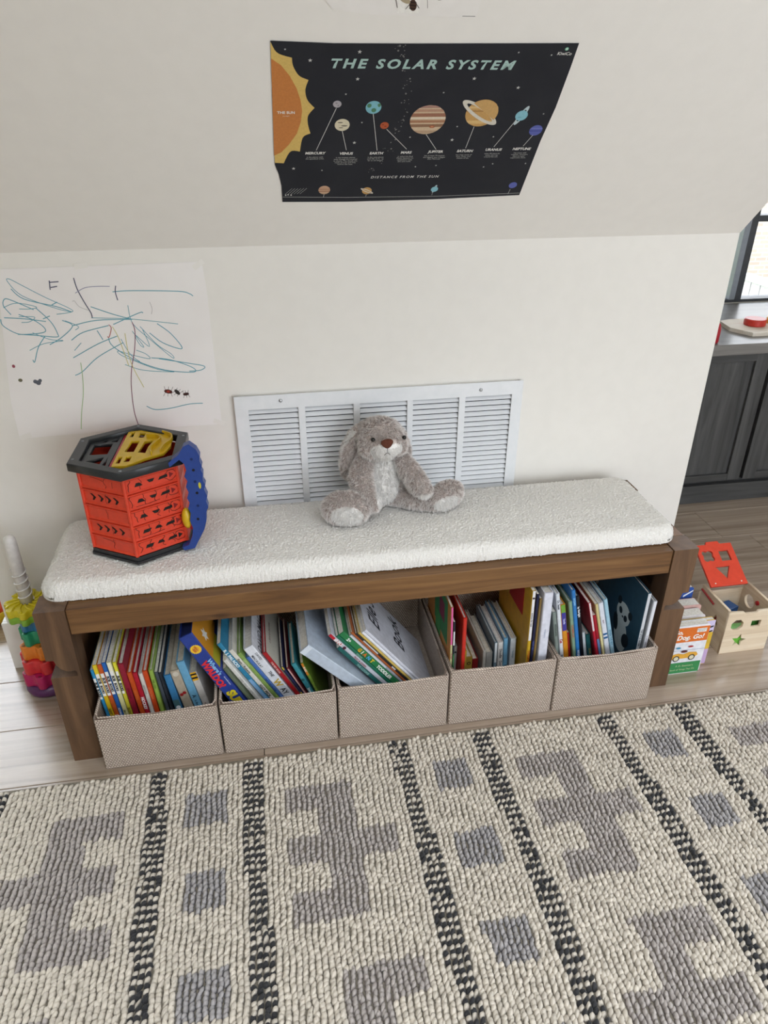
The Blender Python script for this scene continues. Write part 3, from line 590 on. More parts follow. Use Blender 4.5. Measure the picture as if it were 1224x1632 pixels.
fill(4, [
 ('grey-green speckled paperback at the left of the rightmost bin', 1.2455, -10.4, .288, .0095, .21, .002, '#7f8a84', (('text', 'WOODLAND', .0065, .2, '#2f3a34', .02), ('text', 'TALES', .0065, .5, '#3a3a3f', .02)), dict(hard=False)),
 ('white hardback with black and red lettering in the rightmost bin', 1.248, -10.2, .346, .0095, .22, .0, '#d9dde3', (('text', 'Dr. Seuss', .0075, .10, '#1f2a3a', .02), ('text', 'Cat', .009, .44, '#a8202a', .04), ('text', 'in the Hat', .008, .62, '#2a2a33', .03))),
 ('purple and orange hardback with a green top in the rightmost bin', 1.262, -10.2, .308, .0130, .21, .002, '#cf8a24', (('band', 0, .08, '#6a9a3a'), ('band', .08, .27, '#3f3a90'), ('text', 'Yertle', .007, .17, '#d0d4ec', .03), ('text', 'STORIES', .0075, .6, '#7a3a14', .03), ('band', .78, .999, '#5a2a20'))),
 ('small red paperback low in the rightmost bin', 1.276, -10.8, .210, .0080, .19, .010, '#9c2420', (), dict(hard=False)),
 ('sage green hardback beside the bright blue book', 1.288, -11.2, .318, .0090, .22, .0, '#7f9c84', (('text', 'CATERPILLAR', .007, .3, '#b04a3a', .02),)),
 ('bright blue hardback, tallest in the rightmost bin', 1.299, -11.2, .352, .0098, .23, .0, '#2f76ba', (('text', 'OCEAN', .007, .1, '#9cd0f0', .02), ('text', 'WHALES', .0085, .60, '#d8e8f4', .03))),
 ('black picture book with small white lettering in the rightmost bin', 1.311, -11.6, .330, .0100, .23, .004, '#14161c', (('text', 'by Starlight', .0075, .15, '#e4e6ea', .03),)),
 ('small grey-white board book low beside the black picture book', 1.330, -12, .196, .0120, .15, .020, '#c6ced2', (), dict(pages='w')),
 ('small teal board book with gold lettering low in the rightmost bin', 1.344, -12.5, .190, .0120, .15, .018, '#1f5558', (('text', 'STARS', .007, .3, '#b49a4a', .02),), dict(pages='w')),
 ('thin crimson and white paperback in the rightmost bin', 1.362, -15.0, .312, .0070, .22, .0, '#b8253a', (('band', 0, .3, '#d8cfcf'), ('band', .7, .9, '#d0c8cc')), dict(hard=False)),
 ('thin red and blue paperback in the rightmost bin', 1.371, -15.0, .268, .0085, .21, .002, '#a01f2c', (('band', .3, .5, '#5a7aa8'),), dict(hard=False)),
 ('thin cream-yellow booklet in the rightmost bin', 1.381, -15.0, .306, .0072, .22, .0, '#cfc28a', (('band', .3, .8, '#dcd29c'),), dict(hard=False)),
 ('white hardback with blue stripes and a small round emblem', 1.394, -15.2, .308, .0130, .22, .0, '#d8dbe4', (('band', .33, .35, '#2a5a8a'), ('band', .37, .39, '#2a5a8a'), ('text', 'farm', .006, .2, '#8a6a7a', .02), ('dot', .68, .004, '#5a7ab4'), ('dot', .76, .003, '#d0a03a'))),
 ('pale sky-blue hardback beside the white striped one', 1.408, -15.2, .318, .0100, .22, .0, '#9cc2d4', (('text', 'WHEN THE SKY', .0075, .4, '#4a7490', .02),)),
 ('large dark blue picture book with a panda on its cover', 1.440, .6, .312, .0105, .245, .0, '#2b4a5c', (('band', .0, .999, '#c9ccd0'), ('text', 'THE LITTLE PANDA', .0065, .45, '#2a2f36', .03))),
 ('white-spined picture book at the far right of the rightmost bin', 1.4535, 1.2, .290, .0105, .21, -.006, '#b9bcc2', (('band', 0, .999, '#dadbe0'), ('text', 'a very quiet day', .0065, .45, '#9a8a98', .02), ('dot', .9, .0025, '#5a2030')), dict(pages='w')),
])
pb = [o for o in COL.objects if o.get('label', '') == 'large dark blue picture book with a panda on its cover'][0]
def onleft(poly, hx, k, name='cover_print'):   # poly in (depth y, height z) on the left cover
    MB().prism(poly, 0, 0.0004, frame((-0.00525 - 0.0003 - k * 0.0003, 0, 0), (0, -1, 0), (0, 0, 1))).build(name, printm(hx), pb)
onleft(circ(-.085, .120, .034, .052, rot=.25), '#d4d2cc', 0); onleft(circ(-.088, .185, .036, .033), '#d9d7d1', 1)
for (a, b_, r1, r2, rt) in ((-.116, .213, .010, .012, 0), (-.054, .200, .010, .012, 0), (-.103, .188, .0085, .010, .4), (-.074, .178, .0085, .010, -.4), (-.118, .140, .012, .026, .3), (-.056, .118, .017, .022, -.3)):
    onleft(circ(a, b_, r1, r2, rot=rt), '#1f2328', 2)
onleft(circ(-.0885, .176, .004, .003), '#1f2328', 3)
# ================================================================ ON THE WALL
U_SLOPE = frame((0, WY, ZC), (1, 0, 0), (0, -S2, S2))
def on_frame(name, label, cat, Mf):
    o = bpy.data.objects.new(name, None); COL.objects.link(o); o.matrix_world = Mf; o.empty_display_size = 0.05
    return tag(o, label, cat)
# solar system poster
po = on_frame('wall_poster', 'dark solar system poster taped to the sloped ceiling', 'poster', U_SLOPE)
mk('sheet', xf(plate_mesh([[(0.584,0.5147),(0.685,0.5118),(0.805,0.5132),(0.963,0.5161),(1.102,0.5189),(1.105,0.4722),(1.109,0.386),(1.107,0.3054),(1.111,0.1526),(0.921,0.1441),(0.732,0.1413),(0.598,0.1441),(0.597,0.1908),(0.592,0.2233),(0.585,0.2488)]], 0.0006), Matrix.Translation((0, 0, 0.0012))), mat('poster_ink', '#25262b', 0.7, 0.2, build=speckle('#25262b', '#292a2f', 12, 0.05, 0.0006)), po)
ZP = 0.0017
def pp(poly, col, lv=0, name='print_patch'): return mk(name, xf(plate_mesh([poly], 0.0001), Matrix.Translation((0, 0, ZP + lv * 0.00012))), printm(col), po)
def pt(s, size, x, y, col='#d8d6d0', bold=0.0, shear=0.0, sp=1.0, line=1.0, align='CENTER', ry=1.0, name='lettering'):
    me = text_mesh(s, size, bold, shear, sp, align, line)
    return mk(name, xf(me, Matrix.Translation((x, y, ZP + 0.0006)) @ Matrix.Diagonal((1, ry, 1, 1))), printm(col), po)
sunY = [(0.584,0.5132),(0.591,0.4977),(0.6,0.4906),(0.618,0.485),(0.62,0.4694),(0.63,0.451),(0.646,0.4425),(0.641,0.4227),(0.645,0.4015),(0.658,0.3846),(0.647,0.3676),(0.647,0.3478),(0.652,0.3266),(0.638,0.3167),(0.633,0.2827),(0.615,0.2827),(0.602,0.253),(0.585,0.2544)]
sy = []
for a, b_ in ((0, 3), (3, 6), (6, 9), (9, 12), (12, 14), (14, 16), (16, 17)): sy += smooth_pts(sunY[a:b_ + 1], 5)[:-1]
pp(sy + [sunY[-1]], '#d8b768', 0, 'sun_rays')
pp([(0.584,0.4835),(0.6,0.4708),(0.614,0.451),(0.626,0.4256),(0.633,0.4015),(0.636,0.3789),(0.634,0.3534),(0.627,0.3266),(0.612,0.2997),(0.598,0.2813),(0.584,0.2728)], '#c77f42', 1, 'sun_disc')
pt('THE SUN', 0.0078, 0.6075, 0.3745, '#f0e8dc', 0.03); pt('is a star!', 0.0035, 0.6075, 0.3672, '#f0e8dc')
def pfit(s, size, x0, x1, y, col, bold, shear, sp, name='lettering'):
    me = text_mesh(s, size, bold, shear, sp); xs = [v.co.x for v in me.vertices]; k_ = (x1 - x0) / (max(xs) - min(xs))
    return mk(name, xf(me, Matrix.Translation((x0 - min(xs) * k_, y, ZP + 0.0006)) @ Matrix.Diagonal((k_, 1, 1, 1))), printm(col), po)
pfit('THE SOLAR SYSTEM', 0.0245, 0.683, 1.002, 0.4748, '#a9c4bd', 0.035, 0.22, 1.35, 'title')
pfit('DISTANCE FROM THE SUN', 0.0090, 0.777, 0.919, 0.2127, '#cfcdc8', 0.02, 0.25, 1.35)
names = ['MERCURY', 'VENUS', 'EARTH', 'MARS', 'JUPITER', 'SATURN', 'URANUS', 'NEPTUNE']
txt = ['is the planet with\nthe speediest orbit.', "is the hottest planet,\neven though it's covered\nin clouds. The clouds are\nmade of acid, and they\nhold in the heat.", 'is the only planet\nwith life on it... as\nfar as we know!', "is called the Red\nPlanet because it's\ncovered in rusty\ndirt and rocks.", 'has at least 79 moons-\nthe biggest one is bigger\nthan Mercury!', 'has rings made of\ndust, rocks, and\nchunks of ice.', 'takes 84 years to\nmake one trip\naround the sun.', 'has some wild\nweather. Summers\nthere is super\nsupersonic there.']
npos = [(0.662,0.2785),(0.722,0.2771),(0.781,0.2771),(0.84,0.2785),(0.899,0.2799),(0.958,0.2813),(1.016,0.2841),(1.074,0.2856)]
for n_, t_, (x_, y_) in zip(names, txt, npos):
    pt(n_, 0.0085, x_, y_, '#e4e2dc', 0.035, 0.15, 1.0)
    pt(t_, 0.0046, x_, y_ - 0.0075 - 0.0023 * (t_.count('\n') + 1), '#b9b8b4', 0.0, 0, 1.0, 0.95)
ln = [(0.697,0.3846),(0.664,0.2856),(0.711,0.3322),(0.722,0.2856),(0.765,0.3718),(0.782,0.2841),(0.794,0.3365),(0.84,0.287),(0.872,0.3237),(0.899,0.2856),(0.962,0.3421),(0.958,0.2884),(1.04,0.3563),(1.015,0.2912),(1.086,0.3209),(1.075,0.2926)]
m_ = MB()
for i in range(0, 16, 2): m_.ribbon([ln[i], ln[i + 1]], 0.0011, ZP + 0.0004)
bs = [(0.599,0.1597),(0.731,0.1554),(0.919,0.154),(1.109,0.1597)]
m_.ribbon(bs, 0.0008, ZP + 0.0004)
for x_, y_ in ((0.684, .166), (0.773, .163), (0.915, .164), (1.0845, .172)): m_.ribbon([(x_, y_), (x_ - 0.001, 0.1575)], 0.0007, ZP + 0.0004)
for i in range(6): m_.ribbon([(0.604 + i * 0.006, 0.168), (0.618 + i * 0.006, 0.184)], 0.0005, ZP + 0.0004)
m_.build('leader_lines', printm('#cfcdc8'), po)
def planet(x, y, r, col, bands=(), lv=2):
    pp(circ(x, y, r, n=40), col, lv, 'planet')
    for b0, b1, c_ in bands:
        a0, a1 = math.asin(max(-1, min(1, b0))), math.asin(max(-1, min(1, b1)))
        k = 10; left = [(x - r * math.cos(a0 + (a1 - a0) * i / k), y + r * math.sin(a0 + (a1 - a0) * i / k)) for i in range(k + 1)]
        right = [(x + r * math.cos(a0 + (a1 - a0) * i / k), y + r * math.sin(a0 + (a1 - a0) * i / k) + 0.02 * r) for i in range(k, -1, -1)]
        pp(left + right, c_, lv + 1, 'planet_band')
def blob(x, y, rx, ry, col, lv=3, rot=0, name='planet_patch'): pp(circ(x, y, rx, ry, 20, rot), col, lv, name)
planet(.698, .393, .0075, '#b0a9ad'); blob(.6965, .395, .002, .0016, '#8f888d'); blob(.700, .390, .0016, .0016, '#8f888d')
planet(.710, .3464, .0138, '#d9cfb3'); [blob(*q) for q in ((.706, .352, .005, .0012, '#6f6656'), (.714, .3445, .006, .0014, '#6f6656'), (.708, .340, .004, .001, '#6f6656'))]
planet(.764, .386, .0142, '#7fb8c4'); [blob(*q) for q in ((.756, .390, .004, .0045, '#4f7d5c'), (.765, .380, .0045, .0045, '#4f7d5c'), (.774, .391, .003, .004, '#4f7d5c'))]
planet(.789, .345, .0080, '#b3552f'); [blob(*q) for q in ((.786, .347, .002, .0015, '#7e3520'), (.791, .343, .0022, .0014, '#7e3520'))]
planet(.869, .3577, .0335, '#cdb495', ((-.95, -.75, '#b79a7c'), (-.5, -.3, '#8d6a50'), (-.2, -.02, '#a87a5c'), (.08, .16, '#e3d6c2'), (.22, .45, '#9c6c55'), (.55, .72, '#b58c74'), (.80, .97, '#a98274')))
blob(.880, .3420, .0055, .003, '#a0583c', 4); blob(.880, .3420, .003, .0015, '#c98a60', 5)
planet(.969, .3732, .0308, '#c59a5c', ((-.8, -.55, '#d7b478'), (.1, .2, '#a87e48'), (.35, .5, '#d9b67c'), (.62, .72, '#a87e48')))
a_ = -0.62
ring = xf(plate_mesh([circ(.965, .3745, .046, .0125, 48, a_), circ(.965, .3745, .035, .0062, 48, a_)], 0.0001), Matrix.Translation((0, 0, ZP + 0.0005))); mk('planet_ring', ring, printm('#d6d0c2'), po)
pp([(.969 + .0308 * math.cos(t), .3732 + .0308 * math.sin(t)) for t in np.linspace(a_ + 0.10, a_ + math.pi - 0.22, 24)], '#c9a064', 6, 'planet_patch')
def little_ring(x, y, rx, ry, rot): mk('planet_ring', xf(plate_mesh([circ(x, y, rx, ry, 28, rot), circ(x, y, rx * .86, ry * .6, 28, rot)], 0.0001), Matrix.Translation((0, 0, ZP + 0.0002))), printm('#b9c9cc'), po)
little_ring(1.048, .3676, .0055, .0235, -.35); planet(1.048, .3676, .0118, '#86bcc9'); blob(1.045, .364, .004, .001, '#6aa3b2')
planet(1.088, .3322, .0128, '#5a62a8', ((-.2, .0, '#414a8c'), (.3, .42, '#7a82c0')))
planet(.684, .1781, .0120, '#c9a486', ((-.4, -.2, '#9c6c50'), (.1, .25, '#9c6c50'), (.5, .6, '#b58c74')))
planet(.773, .1738, .0100, '#c59a5c'); mk('planet_ring', xf(plate_mesh([circ(.773, .1738, .0155, .0035, 28, -.5), circ(.773, .1738, .0120, .0016, 28, -.5)], 0.0001), Matrix.Translation((0, 0, ZP + 0.0006))), printm('#d6d0c2'), po)
little_ring(.917, .1765, .003, .0115, -.25); planet(.917, .1752, .0075, '#86bcc9'); planet(1.087, .1837, .0088, '#5a62a8')
for x_, y_ in ((.605, .165), (.610, .166), (.616, .165)): blob(x_, y_, .0016, .0018, '#d8d6d0')
mm = MB()
for i, (x_, y_) in enumerate([(0.607,0.5005),(0.648,0.4807),(0.729,0.4977),(0.73,0.4454),(0.712,0.4143),(0.746,0.352),(0.736,0.3039),(0.621,0.2389),(0.677,0.2332),(0.842,0.3167),(0.865,0.2403),(0.936,0.4482),(1.022,0.4298),(1.001,0.5005),(1.061,0.4963),(0.887,0.4185),(1.09,0.3718),(0.929,0.3421),(0.926,0.3096),(1.007,0.3167),(1.025,0.246),(1.008,0.2375),(1.095,0.246),(0.907,0.2431)]):
    r_ = 0.0038 if i in (1, 2, 3, 6, 7, 11, 12, 18) else 0.0020
    mm.prism([(x_ + (r_ if k % 2 == 0 else r_ * .42) * math.sin(k * math.pi / 5), y_ + (r_ if k % 2 == 0 else r_ * .42) * math.cos(k * math.pi / 5)) for k in range(10)], ZP + 0.0002, ZP + 0.0003)
mm.build('stars', printm('#c9c8c4'), po)
mm = MB()
for i, (x_, y_) in enumerate([(0.791,0.5076),(0.799,0.5048),(0.799,0.4949),(0.803,0.4949),(0.801,0.485),(0.81,0.4595),(0.819,0.4411),(0.814,0.4312),(0.822,0.4171),(0.822,0.4001),(0.814,0.3987),(0.824,0.3803),(0.818,0.3633),(0.823,0.3563),(0.818,0.3478),(0.815,0.3351),(0.816,0.3266),(0.811,0.3096),(0.809,0.2884),(0.799,0.2827),(0.791,0.2502),(0.782,0.2332),(0.773,0.2304)]):
    for k in range(3): mm.prism(circ(x_ + random.uniform(-.006, .006), y_ + random.uniform(-.007, .007), random.uniform(.0006, .0019 if k == 0 else .0012), n=7), ZP + 0.0002, ZP + 0.0003)
mm.build('asteroids', printm('#7d7a78'), po)
pt('KiwiCo', 0.0085, 1.083, 0.4995, '#d8d6d0', 0.02, 0.15)
blob(1.0842, .5085, .0032, .0032, '#86c4a6'); blob(1.0842, .5085, .0014, .0014, '#e4e2dc', 4)
# paper at the top edge of the frame
tp = on_frame('bee_paper', 'white paper with a bee picture above the solar system poster', 'paper', U_SLOPE)
mk('sheet', xf(plate_mesh([[(.668, .585), (.680, .5698), (.733, .5627), (.780, .5620), (.846, .5613), (.905, .5608), (.911, .5640), (.912, .5896), (.912, .86), (.668, .86)]], 0.0005), Matrix.Translation((0, 0, 0.001))), M_paper, tp)
def on(par, poly, col, z, name='print_patch'): return mk(name, xf(plate_mesh([poly], 0.0001), Matrix.Translation((0, 0, z))), printm(col), par)
on(tp, [(.782, .566), (.816, .567), (.817, .612), (.781, .612)], '#f4f1ea', .0014, 'sticker')
on(tp, circ(.805, .5795, .0058, .0095, 20, .25), '#4a3428', .0016, 'bee_body')
for k in range(3): on(tp, [(.800, .574 + k * .005), (.810, .573 + k * .005), (.810, .5745 + k * .005), (.800, .5755 + k * .005)], '#1f1714', .0018, 'bee_stripe')
on(tp, circ(.806, .593, .005, .005, 16), '#8a6a48', .0016, 'bee_body'); on(tp, circ(.791, .588, .010, .0045, 20, -.5), '#b0a184', .0017, 'bee_wing'); on(tp, circ(.819, .596, .010, .0045, 20, .6), '#b0a184', .0017, 'bee_wing')
mm = MB()
for a, b_ in (((.800, .582), (.794, .573)), ((.810, .582), (.8155, .575)), ((.7745, .596), (.781, .575))): mm.ribbon([a, b_], .0009, .0019)
mm.build('bee_legs', printm('#3a2c26'), tp)
on(tp, circ(.848, .591, .006, .002, 14, .3), '#5a5450', .0014, 'ink_mark'); mm = MB().ribbon([(.826, .590), (.829, .575)], .0007, .0015).ribbon([(.888, .5632), (.909, .5634)], .0010, .0015).build('ink_line', printm('#6a6460'), tp)
# child drawing taped on the knee wall
dw = on_frame('child_drawing', "child's teal marker drawing taped to the wall", 'drawing', frame((0, WY, 0), (1, 0, 0), (0, 0, 1)))
mk('sheet', xf(plate_mesh([[(-0.023,1.083),(0.153,1.084),(0.413,1.086),(0.417,1.025),(0.416,0.694),(0.172,0.695),(-0.065,0.689),(-0.063,0.784)]], 0.0005), Matrix.Translation((0, 0, 0.001))), mat('drawing_paper', '#f3efec', 0.8, 0.2, build=speckle('#f3efec', '#f0ebe8', 8, 0.04, 0.0006)), dw)
STROKES = [
 ('teal',[(0.114,0.986),(0.083,0.995),(0.018,1.025),(-0.005,1.056),(-0.001,1.062),(0.023,1.047),(0.065,1.02),(0.111,0.994),(0.114,0.986),(0.081,0.982)]),
 ('teal',[(-0.002,1.041),(0.02,1.018),(0.084,0.999),(0.114,0.986)]),
 ('teal',[(-0.015,0.985),(-0.026,1.005),(-0.021,1.019),(-0.008,1.017),(0.035,0.994)]),
 ('teal',[(-0.027,1.001),(0.002,1.01),(0.042,1.0),(0.027,0.996),(0.005,0.997)]),
 ('teal',[(-0.039,0.976),(-0.037,0.961),(-0.013,0.943),(0.011,0.94),(0.046,0.943),(0.048,0.954),(0.03,0.971),(0.001,0.985)]),
 ('teal',[(-0.031,0.979),(0.01,0.975),(0.055,0.967)]),
 ('teal',[(0.003,0.967),(0.021,0.968),(0.033,0.978),(-0.0,0.98)]),
 ('teal',[(0.05,0.973),(0.066,0.979)]),
 ('teal',[(-0.011,0.941),(0.026,0.937),(0.07,0.931),(0.074,0.939),(0.065,0.966),(0.04,0.998)]),
 ('teal',[(0.021,0.943),(0.055,0.926),(0.083,0.922),(0.04,0.917),(0.006,0.903)]),
 ('teal',[(0.046,0.934),(0.026,0.909),(0.011,0.876),(0.008,0.881)]),
 ('teal',[(0.052,0.914),(0.082,0.93),(0.11,0.955),(0.09,0.968)]),
 ('teal',[(0.096,0.967),(0.122,0.953),(0.114,0.945)]),
 ('teal',[(0.11,0.955),(0.164,0.965),(0.243,0.964)]),
 ('teal',[(0.075,1.003),(0.088,1.009)]),
 ('teal',[(0.154,0.971),(0.185,0.969),(0.239,0.965),(0.343,0.949)]),
 ('teal',[(0.21,1.027),(0.253,1.028),(0.353,1.023),(0.377,1.017),(0.385,1.011)]),
 ('teal',[(0.157,0.996),(0.203,0.977),(0.239,0.965)]),
 ('teal',[(0.238,0.996),(0.239,0.965),(0.248,0.945),(0.274,0.917),(0.319,0.87),(0.318,0.879),(0.289,0.903),(0.257,0.947)]),
 ('teal',[(0.268,0.977),(0.26,0.978),(0.199,0.954)]),
 ('teal',[(0.101,0.922),(0.13,0.939),(0.188,0.952)]),
 ('teal',[(0.103,0.898),(0.121,0.915)]),
 ('teal',[(0.097,0.881),(0.158,0.911),(0.203,0.927)]),
 ('teal',[(0.093,0.839),(0.112,0.848),(0.152,0.88),(0.213,0.911)]),
 ('teal',[(0.238,0.937),(0.258,0.9),(0.25,0.905),(0.243,0.928),(0.271,0.899),(0.261,0.942)]),
 ('teal',[(0.296,0.952),(0.323,0.928),(0.344,0.896),(0.337,0.891),(0.302,0.907),(0.276,0.931)]),
 ('teal',[(0.183,0.924),(0.19,0.903),(0.236,0.867),(0.297,0.841),(0.363,0.832),(0.362,0.844),(0.314,0.865),(0.271,0.872)]),
 ('teal',[(0.209,0.859),(0.249,0.843),(0.319,0.835),(0.28,0.844),(0.235,0.865),(0.204,0.882),(0.199,0.892),(0.229,0.881),(0.267,0.87),(0.26,0.882),(0.24,0.892)]),
 ('teal',[(0.288,0.869),(0.357,0.854),(0.391,0.845),(0.381,0.836),(0.354,0.835)]),
 ('teal',[(0.242,0.753),(0.261,0.743),(0.297,0.744),(0.344,0.752),(0.376,0.752)]),
 ('teal',[(0.21,0.92),(0.225,0.883),(0.244,0.864)]),
 ('teal',[(0.161,0.942),(0.17,0.92)]),
 ('navy',[(0.133,1.06),(0.136,1.035),(0.146,1.005),(0.155,0.983),(0.156,0.971)]),
 ('navy',[(0.219,1.04),(0.216,1.026),(0.218,1.008)]),
 ('navy',[(0.081,1.056),(0.079,1.036)]),
 ('navy',[(0.08,1.052),(0.1,1.053)]),
 ('navy',[(0.081,1.041),(0.095,1.043)]),
 ('mauve',[(0.13,1.027),(0.153,1.038),(0.181,1.04),(0.206,1.039)]),
 ('plum',[(0.241,0.958),(0.244,0.936),(0.236,0.892),(0.222,0.847),(0.214,0.8),(0.211,0.742),(0.215,0.707)]),
 ('green',[(0.111,0.869),(0.109,0.839),(0.103,0.797),(0.089,0.745),(0.08,0.704)]),
 ('yellow',[(0.196,0.949),(0.206,0.92),(0.217,0.856)]),
 ('yellow',[(0.221,0.933),(0.223,0.865),(0.243,0.801)]),
 ('red',[(0.189,0.954),(0.193,0.946),(0.185,0.926),(0.181,0.927)]),
 ('gray',[(0.121,1.009),(0.125,1.01),(0.133,0.997),(0.151,0.988)]),
 ('gray',[(0.287,1.002),(0.29,0.987),(0.287,0.974)]),
]
ink = {'teal': ('#62a3b2', .0019), 'navy': ('#4a4d66', .0021), 'mauve': ('#a09bb4', .0016), 'plum': ('#84455c', .0017), 'green': ('#a2bf84', .0016), 'yellow': ('#d2c778', .0015), 'red': ('#b0544c', .0017), 'gray': ('#bcb8b4', .0010)}
for i, (k, pts) in enumerate(STROKES):
    c_, w_ = ink[k]
    if k == 'teal' and i % 3 == 0: w_ *= 0.75
    MB().ribbon(smooth_pts(pts, 5), w_, .0014 + i * 0.00001).build('marker_stroke', printm(c_), dw)
def ins(x, y, col, s=1.0, rot=0.0):
    b = MB().prism(circ(x, y, .0085 * s, .0045 * s, 14, rot), .0014, .0016)
    for k in (-1, 0, 1):
        dx = math.cos(rot) * .005 * k * s; dy = math.sin(rot) * .005 * k * s
        for sg in (-1, 1): b.ribbon([(x + dx, y + dy), (x + dx + .004 * k * s - math.sin(rot) * .011 * sg * s, y + dy + math.cos(rot) * .011 * sg * s)], .0008, .0016)
    b.build('insect_sticker', printm(col), dw)
ins(.298, .787, '#5a2a20', 1.15, -.2); ins(.319, .784, '#3a3430', 1.0, -.9); ins(.339, .778, '#4a2c28', .85, .1)
on(dw, circ(.298, .787, .004, .003, 12), '#a3362a', .0018, 'insect_shell')
on(dw, circ(-.037, .868, .0035, .004, 10), '#9c4a58', .0014, 'sticker'); on(dw, circ(-.030, .834, .0048, .0042, 10), '#6f6b55', .0014, 'sticker')
for x_, y_, r_ in ((.002, .829, .005), (.008, .826, .006), (.013, .831, .004)): on(dw, circ(x_, y_, r_, n=9), '#5c5f68', .0014 + r_ * .02, 'sticker')
M_tape = mat('clear_tape', '#f0ece6', 0.35, 0.5, build=speckle('#f0ece6', '#ece8e1', 30, 0.1, 0.0004))
for x_, y_, r_ in ((.153, 1.085, .1), (.405, 1.080, .6), (.41, .70, -.4), (-.05, .694, .3)):
    mk('tape', xf(plate_mesh([[(-.014, -.006), (.014, -.006), (.014, .006), (-.014, .006)]], 0.0002), Matrix.Translation((x_, y_, .0019)) @ Matrix.Rotation(r_, 4, 'Z')), M_tape, dw)

# return air grille
gv = on_frame('wall_vent', 'white metal return air grille low on the wall behind the rabbit', 'vent', frame((0, WY, 0), (1, 0, 0), (0, 0, 1)))
cols = [(.485, .609), (.626, .749), (.766, .889), (.904, 1.027), (1.044, 1.170)]
ztop, zbot = .7315, .428
mk('face_frame', xf(plate_mesh([[(.452, .408), (1.199, .408), (1.199, .768), (.452, .768)]] + [[(a, zbot), (b_, zbot), (b_, ztop), (a, ztop)] for a, b_ in cols], 0.004, 0.0008), Matrix.Translation((0, 0, 0.014))), M_white_metal, gv)
MB().box(.456, .464, .412, .764, .0002, .012).box(1.187, 1.195, .412, .764, .0, .012).box(.456, 1.195, .412, .42, 0, .012).box(.456, 1.195, .756, .764, 0, .012).build('back_flange', M_white_metal, gv)
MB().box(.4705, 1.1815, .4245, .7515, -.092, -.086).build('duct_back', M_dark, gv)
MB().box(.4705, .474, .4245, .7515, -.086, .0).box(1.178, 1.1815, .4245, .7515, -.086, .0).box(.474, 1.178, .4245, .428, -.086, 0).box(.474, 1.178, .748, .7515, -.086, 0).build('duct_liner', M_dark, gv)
t0, t1, n0, n1, e_ = .0046, -.0046, .0060, .0135, .0008
lv = MB().add([(0, t0, n0), (.1, t0, n0), (.1, t1, n1), (0, t1, n1), (0, t0 - e_, n0 - e_), (.1, t0 - e_, n0 - e_), (.1, t1 - e_, n1 - e_), (0, t1 - e_, n1 - e_)],
              [(0, 3, 2, 1), (4, 5, 6, 7), (0, 1, 5, 4), (2, 3, 7, 6), (1, 2, 6, 5), (0, 4, 7, 3)]).mesh('louver'); lv.materials.append(M_white_metal)
for a, b_ in cols:
    for k in range(21):
        o = bpy.data.objects.new('louver', lv); COL.objects.link(o); o.parent = gv; o.location = (a - .001, .7245 - k * .01445, 0); o.scale = ((b_ - a + .002) / .1, 1, 1)
for x_, y_ in ((.566, .752), (1.084, .749)):
    s_ = MB().lathe([(0, 0), (.0048, 0), (.0042, .0018), (0, .0026)], 16, Matrix.Translation((x_, y_, .016))).build('screw', mat('screw_steel', '#c9cbce', 0.3, 0.5, 0.8, build=speckle('#c9cbce', '#bcbec2', 100)), gv, smooth=True)
# ================================================================ HEXAGONAL TOY ON THE CUSHION
hx = thing('hexagonal_playset', 'orange and black hexagonal toy tower with a blue side arm on the cushion', 'toy', (0.221, 0.207, 0.4922), (0, 0, R(-1.5)))
M_or = gloss('#d9432a'); M_bk = gloss('#24272a'); M_yl = gloss('#d6ae1e'); M_bl = gloss('#20408a'); M_rd = gloss('#b02034'); M_ink = printm('#17120f')
def hexp(r, rot=30): return [(r * math.cos(R(60 * k + rot)), r * math.sin(R(60 * k + rot))) for k in range(6)]
MB().prism(hexp(.127), 0, .006).prism(hexp(.124), .006, .016).build('base_plate', M_bk, hx)
MB().prism(hexp(.112), .016, .018).build('inner_floor', M_bk, hx)
RB = .1215; AP = RB * math.cos(R(30)); W = RB; SEG = .0385
seg_poly = [(0, 0), (.0030, .0), (.0062, .0022), (.0018, .0062), (.0018, .0310), (.0062, .0350), (.0062, .0372), (.0030, .0378), (0, .0378)]    # (outward, z)
